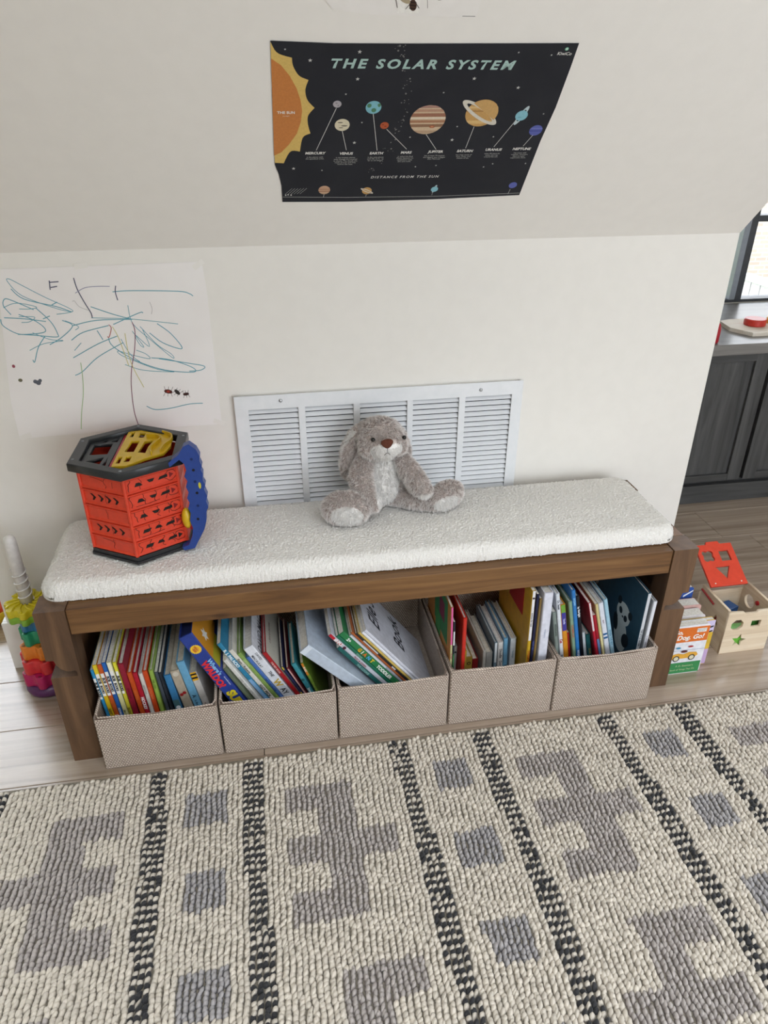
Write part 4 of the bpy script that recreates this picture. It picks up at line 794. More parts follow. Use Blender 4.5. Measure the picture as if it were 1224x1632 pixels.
for f in range(6):
    an = R(60 * f); nrm = Vector((math.cos(an), math.sin(an), 0)); tg = Vector((-math.sin(an), math.cos(an), 0))
    for s_ in range(5):
        Mf = Matrix((tg, nrm, Vector((0, 0, 1)))).transposed().to_4x4(); Mf.translation = nrm * (AP - .004) + Vector((0, 0, .0165 + s_ * SEG))
        # profile (outward,z) extruded along the tangent
        Mp = Mf @ Matrix(((0, 0, 1, 0), (1, 0, 0, 0), (0, 1, 0, 0), (0, 0, 0, 1)))
        pn = MB().prism(seg_poly, -W / 2 + .003, W / 2 - .003, Mp).build('wall_panel', M_or, hx)
        if f in (3, 4, 5):
            Mt = frame(nrm * (AP - .004 + .0018 + .0003) + Vector((0, 0, .0165 + s_ * SEG)), tg, (0, 0, 1))
            d = MB()
            if f == 5:      # front right face: bars and an arrow cut in the middle, marker scribbles over them
                u0 = -.038
                flip = s_ < 2
                d.prism([(u0, .014), (u0 + .014, .014), (u0 + .018 if not flip else u0 + .022, .014 if not flip else .022), (u0 + .012, .022), (u0 + .004, .022)][:5], 0, .0004, Mt)
                d.prism([(u0 + .028, .016 if flip else .023), (u0 + .046, .016 if flip else .023), (u0 + .041, .023 if flip else .016), (u0 + .033, .023 if flip else .016)], 0, .0004, Mt)
                d.prism([(u0 + .053, .015), (u0 + .075, .017), (u0 + .075, .024), (u0 + .058, .022)], 0, .0004, Mt)
                d.build('cutout', M_ink, pn)
                MB().prism([(u0 + .079, .013), (u0 + .079, .027), (u0 + .089, .0205)], 0, .0004, Mt).build('arrow_mark', M_ink if s_ == 0 else printm('#7e1a1c'), pn)
                MB().prism(circ(u0 + .096, .0205, .0016, n=10), 0, .0004, Mt).build('dot_mark', printm('#7e1a1c'), pn)
                w = MB()
                rs = random.Random(40 + s_)
                for k in range(4 if s_ != 4 else 2):
                    x_ = u0 - .010 + k * .026 + rs.uniform(-.004, .004); pts = [(x_ + rs.uniform(-.004, .004), .034 - j * .0056) for j in range(6)]
                    w.ribbon(smooth_pts(pts, 3), .0011, .0006, Mt)
                lp = [(u0 + .082 + .013 * math.cos(t) + rs.uniform(-.002, .002), .020 + .012 * math.sin(t) + rs.uniform(-.0015, .0015)) for t in np.linspace(0.3, 6.0, 12)]
                w.ribbon(smooth_pts(lp, 3), .0011, .0006, Mt)
                if s_ in (1, 3): w.ribbon([(u0 - .004, .006), (u0 + .02, .0055), (u0 + .05, .008)], .0009, .0006, Mt)
                w.build('marker_scribble', M_ink, pn)
            elif f == 4:
                w = MB(); rs = random.Random(80 + s_)
                if s_ in (1, 3):
                    for k in range(4):
                        x_ = -.034 + k * .0205
                        d.prism([(x_, .027), (x_ + .010, .019), (x_ + .003, .011), (x_ - .001, .011), (x_ + .003, .019), (x_ - .005, .027)], 0, .0004, Mt)
                    d.build('chevron_cutout', M_ink, pn)
                x_ = .004 + rs.uniform(-.01, .01)
                w.ribbon(smooth_pts([(x_ + rs.uniform(-.0025, .0025), .032 - j * .006) for j in range(5)], 3), .0009, .0006, Mt)
                if s_ in (0, 4): MB().ribbon(smooth_pts([(-.03, .03), (-.01, .028), (.004, .024)], 3), .0008, .0006, Mt).build('marker_line', M_ink, pn)
                if s_ == 4: MB().ribbon([(.028, .026), (.0275, .012)], .0009, .0006, Mt).build('marker_line', M_ink, pn)
                w.build('marker_scribble', M_ink, pn)
    # corner hinge posts
    for k in range(1):
        c = Vector((RB * math.cos(R(60 * f + 30)), RB * math.sin(R(60 * f + 30)), 0)) * .985
        MB().tube([c + Vector((0, 0, .017)), c + Vector((0, 0, .208))], .0042, 8).build('hinge_post', M_or, hx)
ZT = .210
mk('top_ring', xf(plate_mesh([hexp(.1395), hexp(.113)], .019, .002), Matrix.Translation((0, 0, ZT + .0125))), M_bk, hx)
inner = hexp(.1125)
mk('track_panel', xf(plate_mesh([[(-.0974, -.054), (-.0974, .058), (-.028, .098), (-.034, -.093)], [(-.086, -.012), (-.086, .045), (-.046, .045), (-.048, -.012)], [(-.086, -.046), (-.055, -.064), (-.052, -.030)], [(-.048, -.070), (-.041, -.074), (-.043, -.030)], [(-.086, .056), (-.062, .056), (-.060, .072)], [(-.052, .056), (-.038, .054), (-.036, .084)]], .008, .001), Matrix.Translation((0, 0, ZT + .010))), M_bk, hx)
yo = [(-.020, .106), (.010, .109), (.050, .086), (.069, .078), (.086, .052), (.088, .005), (.076, -.034), (.040, -.056), (.006, -.088), (-.026, -.090)]
mk('slide_panel', xf(plate_mesh([yo, [(-.004, .048), (.014, .044), (.010, -.016), (-.010, -.014)], [(.026, .040), (.046, .046), (.038, .008), (.036, -.026), (.020, -.020)],
    [(-.011, .100), (-.004, .100), (-.005, .070), (-.012, .070)], [(.008, .096), (.022, .090), (.020, .064), (.008, .066)], [(-.018, -.040), (-.010, -.041), (-.011, -.074), (-.019, -.074)], [(-.002, -.040), (.010, -.042), (.008, -.068), (-.003, -.068)]], .007, .001), Matrix.Translation((0, 0, ZT + .014))), M_yl, hx)
def wall_strip(pts, h, th, M): 
    b = MB()
    for i in range(len(pts) - 1):
        a, c = Vector((*pts[i], 0)), Vector((*pts[i + 1], 0)); d_ = (c - a).normalized(); n_ = Vector((-d_.y, d_.x, 0)) * th / 2
        b.prism([(a - d_ * .0005 + n_)[:2], (c + d_ * .0005 + n_)[:2], (c + d_ * .0005 - n_)[:2], (a - d_ * .0005 - n_)[:2]], 0, h, M)
    return b
wall_strip(smooth_pts([(.062, .080), (.083, .060), (.087, .030), (.074, -.002), (.070, -.030)], 4), .010, .003, Matrix.Translation((0, 0, ZT + .016))).build('slide_rim', M_yl, hx)
wall_strip(smooth_pts([(.028, .064), (.052, .058), (.062, .040), (.054, .014), (.046, -.014), (.052, -.040)], 4), .010, .003, Matrix.Translation((0, 0, ZT + .016))).build('slide_rim', M_yl, hx)
MB().prism([(-.022, .104), (-.030, .100), (-.038, -.088), (-.029, -.092)], ZT + .006, ZT + .012).build('divider', M_rd, hx)
MB().prism([(-.030, -.028), (.008, -.034), (.010, .040), (-.028, .042)], .06, ZT - .03).build('inner_lift', M_rd, hx)
MB().prism([(-.08, -.01), (-.05, -.01), (-.05, .03), (-.08, .03)], .06, ZT - .05).build('inner_block', M_rd, hx)
for k, (x_, y_) in enumerate(((-.112, -.05), (0, -.126), (.112, -.05), (.112, .05), (0, .126), (-.112, .05))):
    MB().lathe([(0, 0), (.0035, 0), (.003, .001), (0, .0014)], 10, Matrix.Translation((x_, y_, ZT + .022))).build('rivet', mat('rivet_steel', '#8d9298', .35, .5, .7, build=speckle('#8d9298', '#7d8288', 90)), hx)
# blue folding arm
arm_o = [(.088, .226), (.112, .244), (.124, .262), (.136, .267), (.150, .254), (.156, .238), (.1545, .226), (.158, .214), (.1545, .205), (.158, .196), (.156, .178), (.160, .168), (.156, .158), (.161, .140), (.157, .128), (.160, .112), (.154, .100), (.152, .078), (.145, .056), (.128, .026), (.118, .008), (.094, .004), (.090, .012), (.106, .018), (.116, .040), (.120, .062), (.116, .080), (.120, .100), (.116, .112), (.121, .126), (.117, .138), (.122, .152), (.118, .166), (.123, .180), (.118, .192), (.124, .206), (.121, .222), (.112, .232), (.090, .216)]
My2 = Matrix(((1, 0, 0, 0), (0, 0, -1, 0), (0, 1, 0, 0), (0, 0, 0, 1)))
arm = MB().prism([(a + .004, b_) for a, b_ in arm_o], 0, .022, Matrix.Translation((0, -.064, 0)) @ My2).build('folding_arm', M_bl, hx)
for k, (x_, z_) in enumerate(((.138, .232), (.139, .206), (.139, .178), (.140, .150), (.138, .118), (.134, .084))):
    MB().prism(circ(x_, z_, .0032, n=10), 0, .0012, Matrix.Translation((.004, -.0855, 0)) @ My2).build('peg_hole', M_ink if k % 2 else printm('#16285a'), arm)
MB().prism(circ(.148, .168, .0028, .008, 14), 0, .0012, Matrix.Translation((.004, -.0855, 0)) @ My2).build('yellow_badge', printm('#c9c03a'), arm)
MB().sphere((.112, -.070, .080), (.012, .014, .026), 3).build('launcher_gate', M_yl, hx, smooth=True)
MB().sphere((.122, -.066, .066), (.010, .012, .020), 3).build('launcher_hub', M_rd, hx, smooth=True)

# ================================================================ STACKING TOY LEFT OF THE BENCH
st = thing('stacking_toy', 'rainbow gear stacking toy with a white screw post left of the bench', 'toy', (-0.117, 0.293, 0))
def gear(r, lobes, depth, n=72): return [((r - depth / 2 + depth / 2 * math.tanh(2.2 * math.cos(lobes * a)) / math.tanh(2.2)) * math.cos(a), (r - depth / 2 + depth / 2 * math.tanh(2.2 * math.cos(lobes * a)) / math.tanh(2.2)) * math.sin(a)) for a in [2 * math.pi * k / n for k in range(n)]]
MB().lathe([(0, 0), (.050, 0), (.058, .006), (.061, .016), (.058, .027), (.048, .034), (0, .034)], 40).build('purple_base', gloss('#5b2a5e'), st, smooth=True)
zz = .0345
for nm, col, r, lob, dp, h in (('magenta_ring', '#bd2260', .061, 7, .012, .042), ('red_ring', '#e0383c', .057, 6, .014, .042), ('orange_ring', '#ee8a30', .048, 5, .014, .044), ('green_ring', '#2f9a6e', .041, 5, .013, .040), ('blue_ring', '#3a7fae', .034, 5, .009, .038)):
    me = plate_mesh([gear(r, lob, dp), circ(0, 0, .016, n=20)], h - .001, .0018)
    a_ = {'magenta_ring': .2, 'red_ring': .9, 'orange_ring': .1, 'green_ring': .5, 'blue_ring': .3}[nm]
    o = mk(nm, xf(me, Matrix.Translation((0, 0, zz + h / 2)) @ Matrix.Rotation(a_, 4, 'Z')), gloss(col), st)
    for k in range(lob):
        t = a_ + 2 * math.pi * k / lob; c = (math.cos(t) * (r - dp * .55), math.sin(t) * (r - dp * .55))
        MB().lathe([(0, 0), (dp * .42, 0), (dp * .36, .0006), (0, .0008)], 12, Matrix.Translation((c[0], c[1], zz + h - .0003))).build('lobe_well', gloss(shade(col, .72)), o)
    zz += h
for nm, col, h, r in (('lime_ring', '#86b53a', .020, .056), ('yellow_ring', '#d8c626', .022, .057)):
    o = mk(nm, xf(plate_mesh([gear(r, 8, .012), circ(0, 0, .016, n=20)], h - .001, .0015), Matrix.Translation((0, 0, zz + h / 2))), gloss(col), st); zz += h
for k in range(12):
    t = 2 * math.pi * k / 12
    MB().tube(smooth_pts([(math.cos(t + q * .5) * (.018 + q * .033), math.sin(t + q * .5) * (.018 + q * .033), zz + .0012 - q * .0006) for q in (0, .33, .66, 1)], 2), [.0026] * 7, 6).build('swirl_rib', gloss('#d8c626'), o)
post = MB().lathe([(0, zz - .03), (.0165, zz - .03), (.0155, .40), (.0150, .462), (.0128, .471), (.007, .4765), (0, .478)], 24).build('screw_post', gloss('#e6e2de'), st, smooth=True)
MB().tube([(.0165 * math.cos(t), .0165 * math.sin(t), zz + .004 + t / (2 * math.pi) * .0215) for t in np.linspace(0, 2 * math.pi * 4.6, 110)], .0022, 6).build('screw_thread', gloss('#e6e2de'), st, smooth=True)

# toys on the floor of the left dormer, past the wall end
def ball(x, y, z, r, col, label):
    o = MB().sphere((0, 0, 0), r, 4).build('toy_ball', gloss(col), loc=(x, y, z), smooth=True); tag(o, label, 'ball')
o = thing('toy_bowl', 'yellow plastic toy bowl on the floor past the left wall end', 'bowl', (-.375, .66, 0))
MB().lathe([(0, 0), (.075, 0), (.095, .02), (.105, .055), (.102, .058), (.098, .055), (.088, .022), (.07, .006), (0, .005)], 40).build('shell', gloss('#e0bb2a'), o, smooth=True)
ball(-.335, .640, .048, .040, '#dc5a34', 'orange ball in the yellow toy bowl left of the wall end')
ball(-.400, .700, .049, .042, '#b8205a', 'magenta ball in the yellow toy bowl left of the wall end')
ball(-.345, .690, .112, .038, '#d9d2ea', 'pale lavender ball on top of the balls in the yellow bowl')

# ================================================================ BOARD BOOKS RIGHT OF THE BENCH
def board(label, x0, x1, y0, y1, h, cover, deco):
    w, t = x1 - x0, y1 - y0
    o = thing('board_book', label, 'book', (x0, y0, 0), (0, 0, 0), 'board books standing right of the bench')
    M_c = mat('cover_' + cover.strip('#'), cover, 0.4, 0.4, build=speckle(cover, shade(cover, 0.93), 70, 0.02, 0.0004))
    def rrect(w_, h_, r): 
        return [(0, 0)] + [(w_ - r + r * math.sin(a), r - r * math.cos(a)) for a in np.linspace(0, math.pi / 2, 6)] + [(w_ - r + r * math.cos(a), h_ - r + r * math.sin(a)) for a in np.linspace(0, math.pi / 2, 6)] + [(0, h_)]
    MB().prism(rrect(w, h, .008), 0, .0015, Matrix.Translation((0, .0015, 0)) @ My).build('front_cover', M_c, o)
    MB().prism(rrect(w, h, .008), 0, .0015, Matrix.Translation((0, t, 0)) @ My).build('back_cover', M_c, o)
    n = max(2, int(t / .0045)); tt = (t - .0034) / n
    for k in range(n):
        MB().prism(rrect(w - .001, h - .001, .008), 0, tt - .0004, Matrix.Translation((0, .0017 + tt * (k + 1) - .0004, .0005)) @ My).build('page', M_pages_w, o)
    for qi, q in enumerate(deco):
        if q[0] == 'p': MB().prism(q[1], 0, .0003, Matrix.Translation((0, -.00005 - .00012 * qi, 0)) @ My).build('cover_print', printm(q[2]), o)
        else: letter(o, q[1], q[2], q[5], frame((q[3], -.0005 - .00012 * qi, q[4]), (1, 0, 0), (0, 0, 1)), q[6] if len(q) > 6 else .02, q[7] if len(q) > 7 else 0)
    return o
def rc(a, b_, c, d): return [(a, c), (b_, c), (b_, d), (a, d)]
car = [(.012, .062), (.018, .054), (.030, .056), (.050, .055), (.085, .057), (.094, .064), (.088, .074), (.066, .076), (.050, .070), (.034, .074), (.020, .072)]
board('board book with orange, white and green cover beside the bench leg', 1.560, 1.671, .038, .060, .168, '#e9e9ee', (
  ('p', rc(.0005, .1105, .112, .162), '#d9702a'), ('p', rc(.0005, .1085, .002, .040), '#3d8a52'), ('p', rc(.002, .11, .083, .0838), '#7a8ab0'),
   ('t', 'Go,', .018, .020, .147, '#f2efe8', .03, .2), ('t', 'Dog. Go!', .021, .058, .128, '#f2efe8', .03, .2),
  ('p', rc(.074, .102, .143, .156), '#eeeae2'), ('t', 'BRIGHT & EARLY', .0035, .088, .152, '#3a4a7a', .02), ('t', 'Board Books', .0035, .088, .147, '#3a4a7a', .02),
  ('p', car, '#dfa63f', 1), ('p', circ(.030, .056, .010, n=20), '#2a2a2a', 2), ('p', circ(.030, .056, .007, n=20), '#d8d2b8', 3), ('p', circ(.076, .057, .010, n=20), '#2a2a2a', 2), ('p', circ(.076, .057, .007, n=20), '#d8d2b8', 3), ('p', circ(.050, .080, .010, .004), '#5a2a24', 2), ('p', circ(.066, .096, .008, .003), '#b0383a', 2), ('p', circ(.030, .094, .007, .003), '#4a90b0', 2),
  ('t', "P. D. Eastman's", .0085, .060, .029, '#b9d0a0', .01), ('t', 'Book of Things That Go', .0075, .056, .016, '#b9d0a0', .01)))
board('yellow and lavender board book behind the orange one', 1.590, 1.705, .064, .078, .158, '#d9b23a', (('p', rc(.09, .1145, .002, .055), '#c4a8d0'), ('p', rc(.085, .1145, .115, .156), '#cfc4e4'), ('p', [(.096, .112), (.112, .117), (.112, .122), (.096, .118)], '#2a2622', 1), ('p', [(.096, .128), (.112, .133), (.112, .138), (.096, .134)], '#2a2622', 1)))
board('thick white board book in the row beside the bench leg', 1.575, 1.682, .081, .112, .166, '#dfdadc', ())
board('pale pink-edged board book near the back of the row beside the bench', 1.580, 1.690, .118, .150, .172, '#cfa8a0', ())
board('blue-covered board book at the back of the row beside the bench', 1.585, 1.684, .158, .180, .204, '#2a4f9c', (('p', circ(.045, .185, .016, .010), '#b9b89c', 1), ('p', circ(.060, .190, .006), '#b9b89c', 2), ('p', circ(.080, .195, .0025), '#e9ecf0', 1), ('p', [(.07, .172), (.098, .190), (.098, .194), (.07, .178)], '#dfe6f0', 1)))

# ================================================================ SHAPE SORTER
M_pw = mat('birch_ply', rough=0.55, spec=0.35, build=wood('#cdb79b', '#decbb0', '#e8d9c2', (3, 3, 40), bstr=0.04))
so = thing('shape_sorter', 'wooden shape sorter box with an open red lid on the floor', 'toy', (1.769, .095, 0))
w, d, h, th = .146, .148, .15, .008
star = [((.0240 if k % 2 == 0 else .0105) * math.sin(k * math.pi / 5 + .15), (.0240 if k % 2 == 0 else .0105) * math.cos(k * math.pi / 5 + .15)) for k in range(10)]
octo = circ(.034, .100, .0195, n=8, rot=math.pi / 8); sq = [(.078, .087), (.108, .087), (.108, .110), (.078, .110)]
mk('front_wall', xf(plate_mesh([[(0, 0), (w, 0), (w, h - .006), (w * .62, h - .006), (w * .60, h - .012), (w * .34, h - .012), (w * .32, h - .006), (0, h - .002)], octo, sq, [(.052 + a, .042 + b_) for a, b_ in star]], th, .0006), Matrix.Translation((0, th / 2, 0)) @ My), M_pw, so)
mk('back_wall', xf(plate_mesh([[(0, 0), (w, 0), (w, h - .03), (0, h - .03)]], th, .0006), Matrix.Translation((0, d - th / 2, 0)) @ My), M_pw, so)
Myz = Matrix(((0, 0, 1, 0), (1, 0, 0, 0), (0, 1, 0, 0), (0, 0, 0, 1)))
mk('left_wall', xf(plate_mesh([[(th, 0), (d - th, 0), (d - th, h), (th, h)], [(.035, .070), (.075, .065), (.052, .105)]], th, .0006), Matrix.Translation((th / 2, 0, 0)) @ Myz), M_pw, so)
mk('right_wall', xf(plate_mesh([[(th, 0), (d - th, 0), (d - th, h), (th, h)], circ(.10, .100, .021)], th, .0006), Matrix.Translation((w - th / 2, 0, 0)) @ Myz), M_pw, so)
MB().box(th, w - th, th, d - th, 0, .007).build('bottom', M_pw, so)
clover = []
for k in range(4):
    c = ((.0085, .0085), (-.0085, .0085), (-.0085, -.0085), (.0085, -.0085))[k]
    clover += [(c[0] + .0095 * math.cos(a), c[1] + .0095 * math.sin(a)) for a in np.linspace(R(90 * k - 45), R(90 * k + 135), 8)]
lid = plate_mesh([[(0, 0), (.119, 0), (.119, .138), (.082, .138), (.078, .147), (.040, .147), (.036, .138), (0, .138)], [(.030 + a, .100 + b_) for a, b_ in clover], [(.068, .080), (.100, .080), (.100, .114), (.068, .114)], [(.038, .062), (.084, .062), (.062, .022)]], .008, .0008)
la = R(31)
mk('lid', xf(lid, frame((.012, .118, .152), (1, 0, 0), (0, math.cos(la), math.sin(la))).copy()), mat('plastic_red_lid', '#d9442c', 0.38, 0.5, build=speckle('#d9442c', '#d03f28', 60, .02)), so)
for x_ in (.022, .106): MB().lathe([(0, 0), (.0022, 0), (.002, .001), (0, .0014)], 10, frame((.012 + x_ - .005, .124, .1605), (1, 0, 0), (0, math.cos(la), math.sin(la)))).build('lid_pin', gloss('#ece6da'), so)
MB().tube([(-.003, .070, .128), (-.004, .100, .134), (-.003, .135, .137)], .003, 8).build('red_cord', gloss('#9c2428'), so)
MB().lathe([(0, 0), (.007, 0), (.007, .004), (0, .005)], 14, Matrix.Translation((w - th, .065, .118)) @ Matrix.Rotation(R(-90), 4, 'Y')).build('red_knob', gloss('#b82a2c'), so)
def block(poly, hh, col, x, y, z, rz, label):
    o = MB().prism(poly, 0, hh).build('shape_block', gloss(col), loc=(1.769 + x, .095 + y, z), rot=(0, 0, rz)); tag(o, label, 'toy block', 'blocks inside the shape sorter')
block(rc(-.027, .027, -.012, .012), .072, '#6cb83e', .052, .0215, .0075, 0, 'bright green block behind the star hole of the sorter')
block(rc(-.018, .018, -.018, .018), .075, '#2f5f9e', .088, .115, .0075, .3, 'blue square block inside the shape sorter')
block([(-.022, -.014), (.022, -.014), (0, .024)], .090, '#d0a52a', .034, .062, .0075, .1, 'yellow triangle block inside the shape sorter')
block(circ(0, 0, .018), .082, '#4f9a46', .112, .040, .0075, 0, 'green round block inside the shape sorter')
block(rc(-.015, .015, -.015, .015), .070, '#b8323a', .034, .112, .0075, .5, 'red square block inside the shape sorter')
# ================================================================ PLUSH RABBIT
RO = Vector((.815, .268, .4915))
rb = thing('plush_rabbit', 'grey and white plush rabbit sitting on the cushion against the vent', 'soft toy', RO)
mb = MB()
def chain(pts):          # (x,y,z,r) sausage of spheres
    for i in range(len(pts) - 1):
        a, b_ = Vector(pts[i][:3]), Vector(pts[i + 1][:3]); n = max(2, int((b_ - a).length / .006))
        for k in range(n + 1):
            t = k / n; mb.sphere(a.lerp(b_, t), pts[i][3] * (1 - t) + pts[i + 1][3] * t, 2)
mb.sphere((-.013, .012, .060), (.058, .052, .060), 3)              # belly
mb.sphere((-.012, .014, .105), (.047, .042, .050), 3)              # chest
hm = Matrix.Rotation(R(12), 4, 'Z')
mb.sphere((-.013, .000, .182), (.054, .054, .047), 3, hm)          # skull
mb.sphere((-.015, .004, .202), (.044, .046, .034), 3, hm)          # forehead
mb.sphere((-.006, -.040, .182), (.035, .027, .026), 3, hm)         # muzzle
mb.sphere((-.043, -.016, .170), (.025, .028, .024), 2); mb.sphere((.026, -.014, .170), (.022, .026, .022), 2)   # cheeks
chain([(-.050, .002, .130, .024), (-.070, -.030, .100, .027), (-.064, -.060, .064, .026), (-.048, -.072, .048, .022)])   # arm on the left
chain([(.032, .002, .128, .023), (.056, -.030, .104, .024), (.074, -.056, .078, .024), (.084, -.064, .066, .020)])       # arm on the right
chain([(-.055, .000, .032, .030), (-.082, -.030, .030, .030), (-.104, -.062, .032, .030)])       # leg on the left
mb.sphere((-.114, -.078, .041), (.056, .036, .042), 3, Matrix.Rotation(R(-14), 4, 'Z'))           # its foot
chain([(.030, .000, .028, .028), (.070, -.030, .028, .026), (.115, -.046, .028, .026)])          # leg on the right
mb.sphere((.144, -.048, .038), (.050, .028, .034), 3, Matrix.Rotation(R(22), 4, 'Z') @ Matrix.Rotation(R(-14), 4, 'Y'))
chain([(-.040, .030, .208, .016), (-.068, .034, .185, .019), (-.086, .030, .150, .022), (-.093, .026, .112, .021), (-.092, .024, .088, .016)])      # ear on the left
chain([(.016, .036, .206, .015), (.042, .046, .170, .017), (.054, .044, .130, .017), (.056, .040, .104, .013)])         # ear on the right
src = bpy.data.objects.new('tmp_rabbit', mb.mesh()); COL.objects.link(src)
md = src.modifiers.new('r', 'REMESH'); md.mode = 'VOXEL'; md.voxel_size = .0036
sm = src.modifiers.new('s', 'SMOOTH'); sm.iterations = 4; sm.factor = .5
dg = bpy.context.evaluated_depsgraph_get(); body_me = bpy.data.meshes.new_from_object(src.evaluated_get(dg)); bpy.data.objects.remove(src)
nv = len(body_me.vertices); V = np.empty(nv * 3, np.float32); body_me.vertices.foreach_get('co', V); V = V.reshape(-1, 3)
V[:, 2] = np.maximum(V[:, 2], 0.001); body_me.vertices.foreach_set('co', V.ravel()); body_me.update()
def white_mask(P):
    x, y, z = P[:, 0], P[:, 1], P[:, 2]
    belly = (((x + .006) / .036) ** 2 + ((z - .080) / .070) ** 2 < 1) & (y < -.014)
    muz = (((x + .006) / .040) ** 2 + ((z - .172) / .025) ** 2 < 1) & (y < -.028)
    fl_ = ((x + .118) / .044) ** 2 + ((y + .112) / .026) ** 2 + ((z - .030) / .032) ** 2 < 1
    fr_ = (((x - .155) / .050) ** 2 + ((y + .080) / .024) ** 2 + ((z - .024) / .026) ** 2 < 1)
    hand = ((x - .086) / .024) ** 2 + ((y + .074) / .022) ** 2 + ((z - .052) / .014) ** 2 < 1
    ear = (z < .20) & (x < -.070) & (y > .02) & (y < .036) & (z > .10)
    chin = (((x + .006) / .03) ** 2 + ((z - .145) / .02) ** 2 < 1) & (y < -.02)
    return belly | muz | fl_ | fr_ | hand | chin | ear
GREY = np.array([lin(v) for v in (216, 204, 197)]); WHT = np.array([lin(v) for v in (240, 237, 233)]); ROOT = np.array([lin(v) for v in (134, 110, 100)]); TIP = np.array([lin(v) for v in (250, 246, 242)])
wm = white_mask(V); cols = np.where(wm[:, None], WHT, GREY * .75 + ROOT * .25)
ca = body_me.color_attributes.new('tint', 'FLOAT_COLOR', 'POINT'); c4 = np.ones((nv, 4), np.float32); c4[:, :3] = cols; ca.data.foreach_set('color', c4.ravel())
M_fur = mat('plush_fur', rough=0.9, spec=0.1, sheen=0.3, build=vcol)
body = mk('body', body_me, M_fur, rb, smooth=True)
# fur strands, sampled over the body surface
body_me.calc_loop_triangles(); nt_ = len(body_me.loop_triangles); T = np.empty(nt_ * 3, np.int32); body_me.loop_triangles.foreach_get('vertices', T); T = T.reshape(-1, 3)
A, B_, C_ = V[T[:, 0]], V[T[:, 1]], V[T[:, 2]]; cr = np.cross(B_ - A, C_ - A); ar = np.linalg.norm(cr, axis=1); fn = cr / np.maximum(ar, 1e-12)[:, None]
NF = 110000
ti = rng.choice(nt_, NF, p=ar / ar.sum()); r1, r2 = rng.random(NF), rng.random(NF); q = np.sqrt(r1)
P = A[ti] * (1 - q)[:, None] + B_[ti] * (q * (1 - r2))[:, None] + C_[ti] * (q * r2)[:, None]; n_ = fn[ti]
keep = ~((np.abs(P[:, 0] + .0) < .016) & (P[:, 1] < -.050) & (P[:, 2] > .186) & (P[:, 2] < .216)); keep &= P[:, 2] > .0015
P, n_ = P[keep], n_[keep]; NF = len(P)
clump = np.array([[noise.noise((p[0] * 95 + o_, p[1] * 95, p[2] * 95)) for o_ in (0, 31, 77)] for p in P])
w_ = white_mask(P + clump * .004)
L = rng.uniform(.0075, .0130, NF) * np.where(w_, .72, 1.0)
face = (P[:, 2] > .15) & (P[:, 1] < -.02); L = np.where(face, L * .72, L)
dirv = n_ + clump * 1.15 + np.array([0, 0, -.30]) + rng.normal(0, .22, (NF, 3)); dirv /= np.linalg.norm(dirv, axis=1)[:, None]
side = np.cross(dirv, rng.normal(0, 1, (NF, 3))); side /= np.maximum(np.linalg.norm(side, axis=1), 1e-6)[:, None]; hw = rng.uniform(.00028, .00050, NF)[:, None]
mid = P + dirv * (L * .45)[:, None]; tip = P + (dirv * .93 + np.array([0, 0, -.20])) * L[:, None]
VV = np.stack([P - side * hw, P + side * hw, mid + side * hw * .8, mid - side * hw * .8, tip], 1); VV[:, :, 2] = np.maximum(VV[:, :, 2], .0006)
br = (0.88 + .24 * rng.random(NF) + .25 * clump[:, 0])[:, None]
c0 = np.where(w_[:, None], WHT * .93, ROOT * br); c1 = np.where(w_[:, None], WHT * .98, GREY * br); c2 = np.where(w_[:, None], WHT, TIP * br)
CC = np.clip(np.stack([c0, c0, c1, c1, c2], 1), 0, .95).reshape(-1, 3)
base = (np.arange(NF) * 5)[:, None]
F3 = np.concatenate([base + np.array([[0, 1, 2]]), base + np.array([[0, 2, 3]]), base + np.array([[3, 2, 4]])])
fur = mk('fur', mesh_from_np('fur', VV.reshape(-1, 3), F3, CC), M_fur, rb); fur['kind'] = 'stuff'
# face
nose_p = [(-.0155, .0075), (-.010, .0105), (0, .0095), (.010, .0105), (.0155, .0075), (.011, -.002), (.004, -.0085), (0, -.010), (-.004, -.0085), (-.011, -.002)]
FM = Matrix.Translation((-.009, -.0655, .1995)) @ Matrix.Rotation(R(12), 4, 'Z') @ Matrix.Rotation(R(72), 4, 'X')
bmn = bmesh.new(); bmesh.ops.create_uvsphere(bmn, u_segments=20, v_segments=12, radius=1)
for v in bmn.verts: v.co = Vector((v.co.x * .0150 * (1 + .35 * v.co.y), v.co.y * .0115, v.co.z * .0060))
MB().bm(bmn, FM).build('nose', mat('brown_suede', '#5e3626', .8, .2, build=speckle('#643a2c', '#553022', 300, .3, .0006)), rb, smooth=True)
MB().tube([FM @ Vector(p) for p in ((0, -.009, -.001), (0, -.016, -.003), (0, -.0225, -.005))], .0007, 6).tube([FM @ Vector(p) for p in ((-.0085, -.027, -.006), (-.004, -.0235, -.0045), (0, -.0222, -.0035), (.0035, -.0245, -.0045), (.0065, -.029, -.007))], .0007, 6).build('mouth', printm('#3a2622'), rb)
for x_, y_, z_ in ((-.0405, -.0475, .2045), (.0385, -.0340, .1990)):
    MB().sphere((x_, y_, z_), .0052, 3).build('eye', gloss('#15110f'), rb, smooth=True)
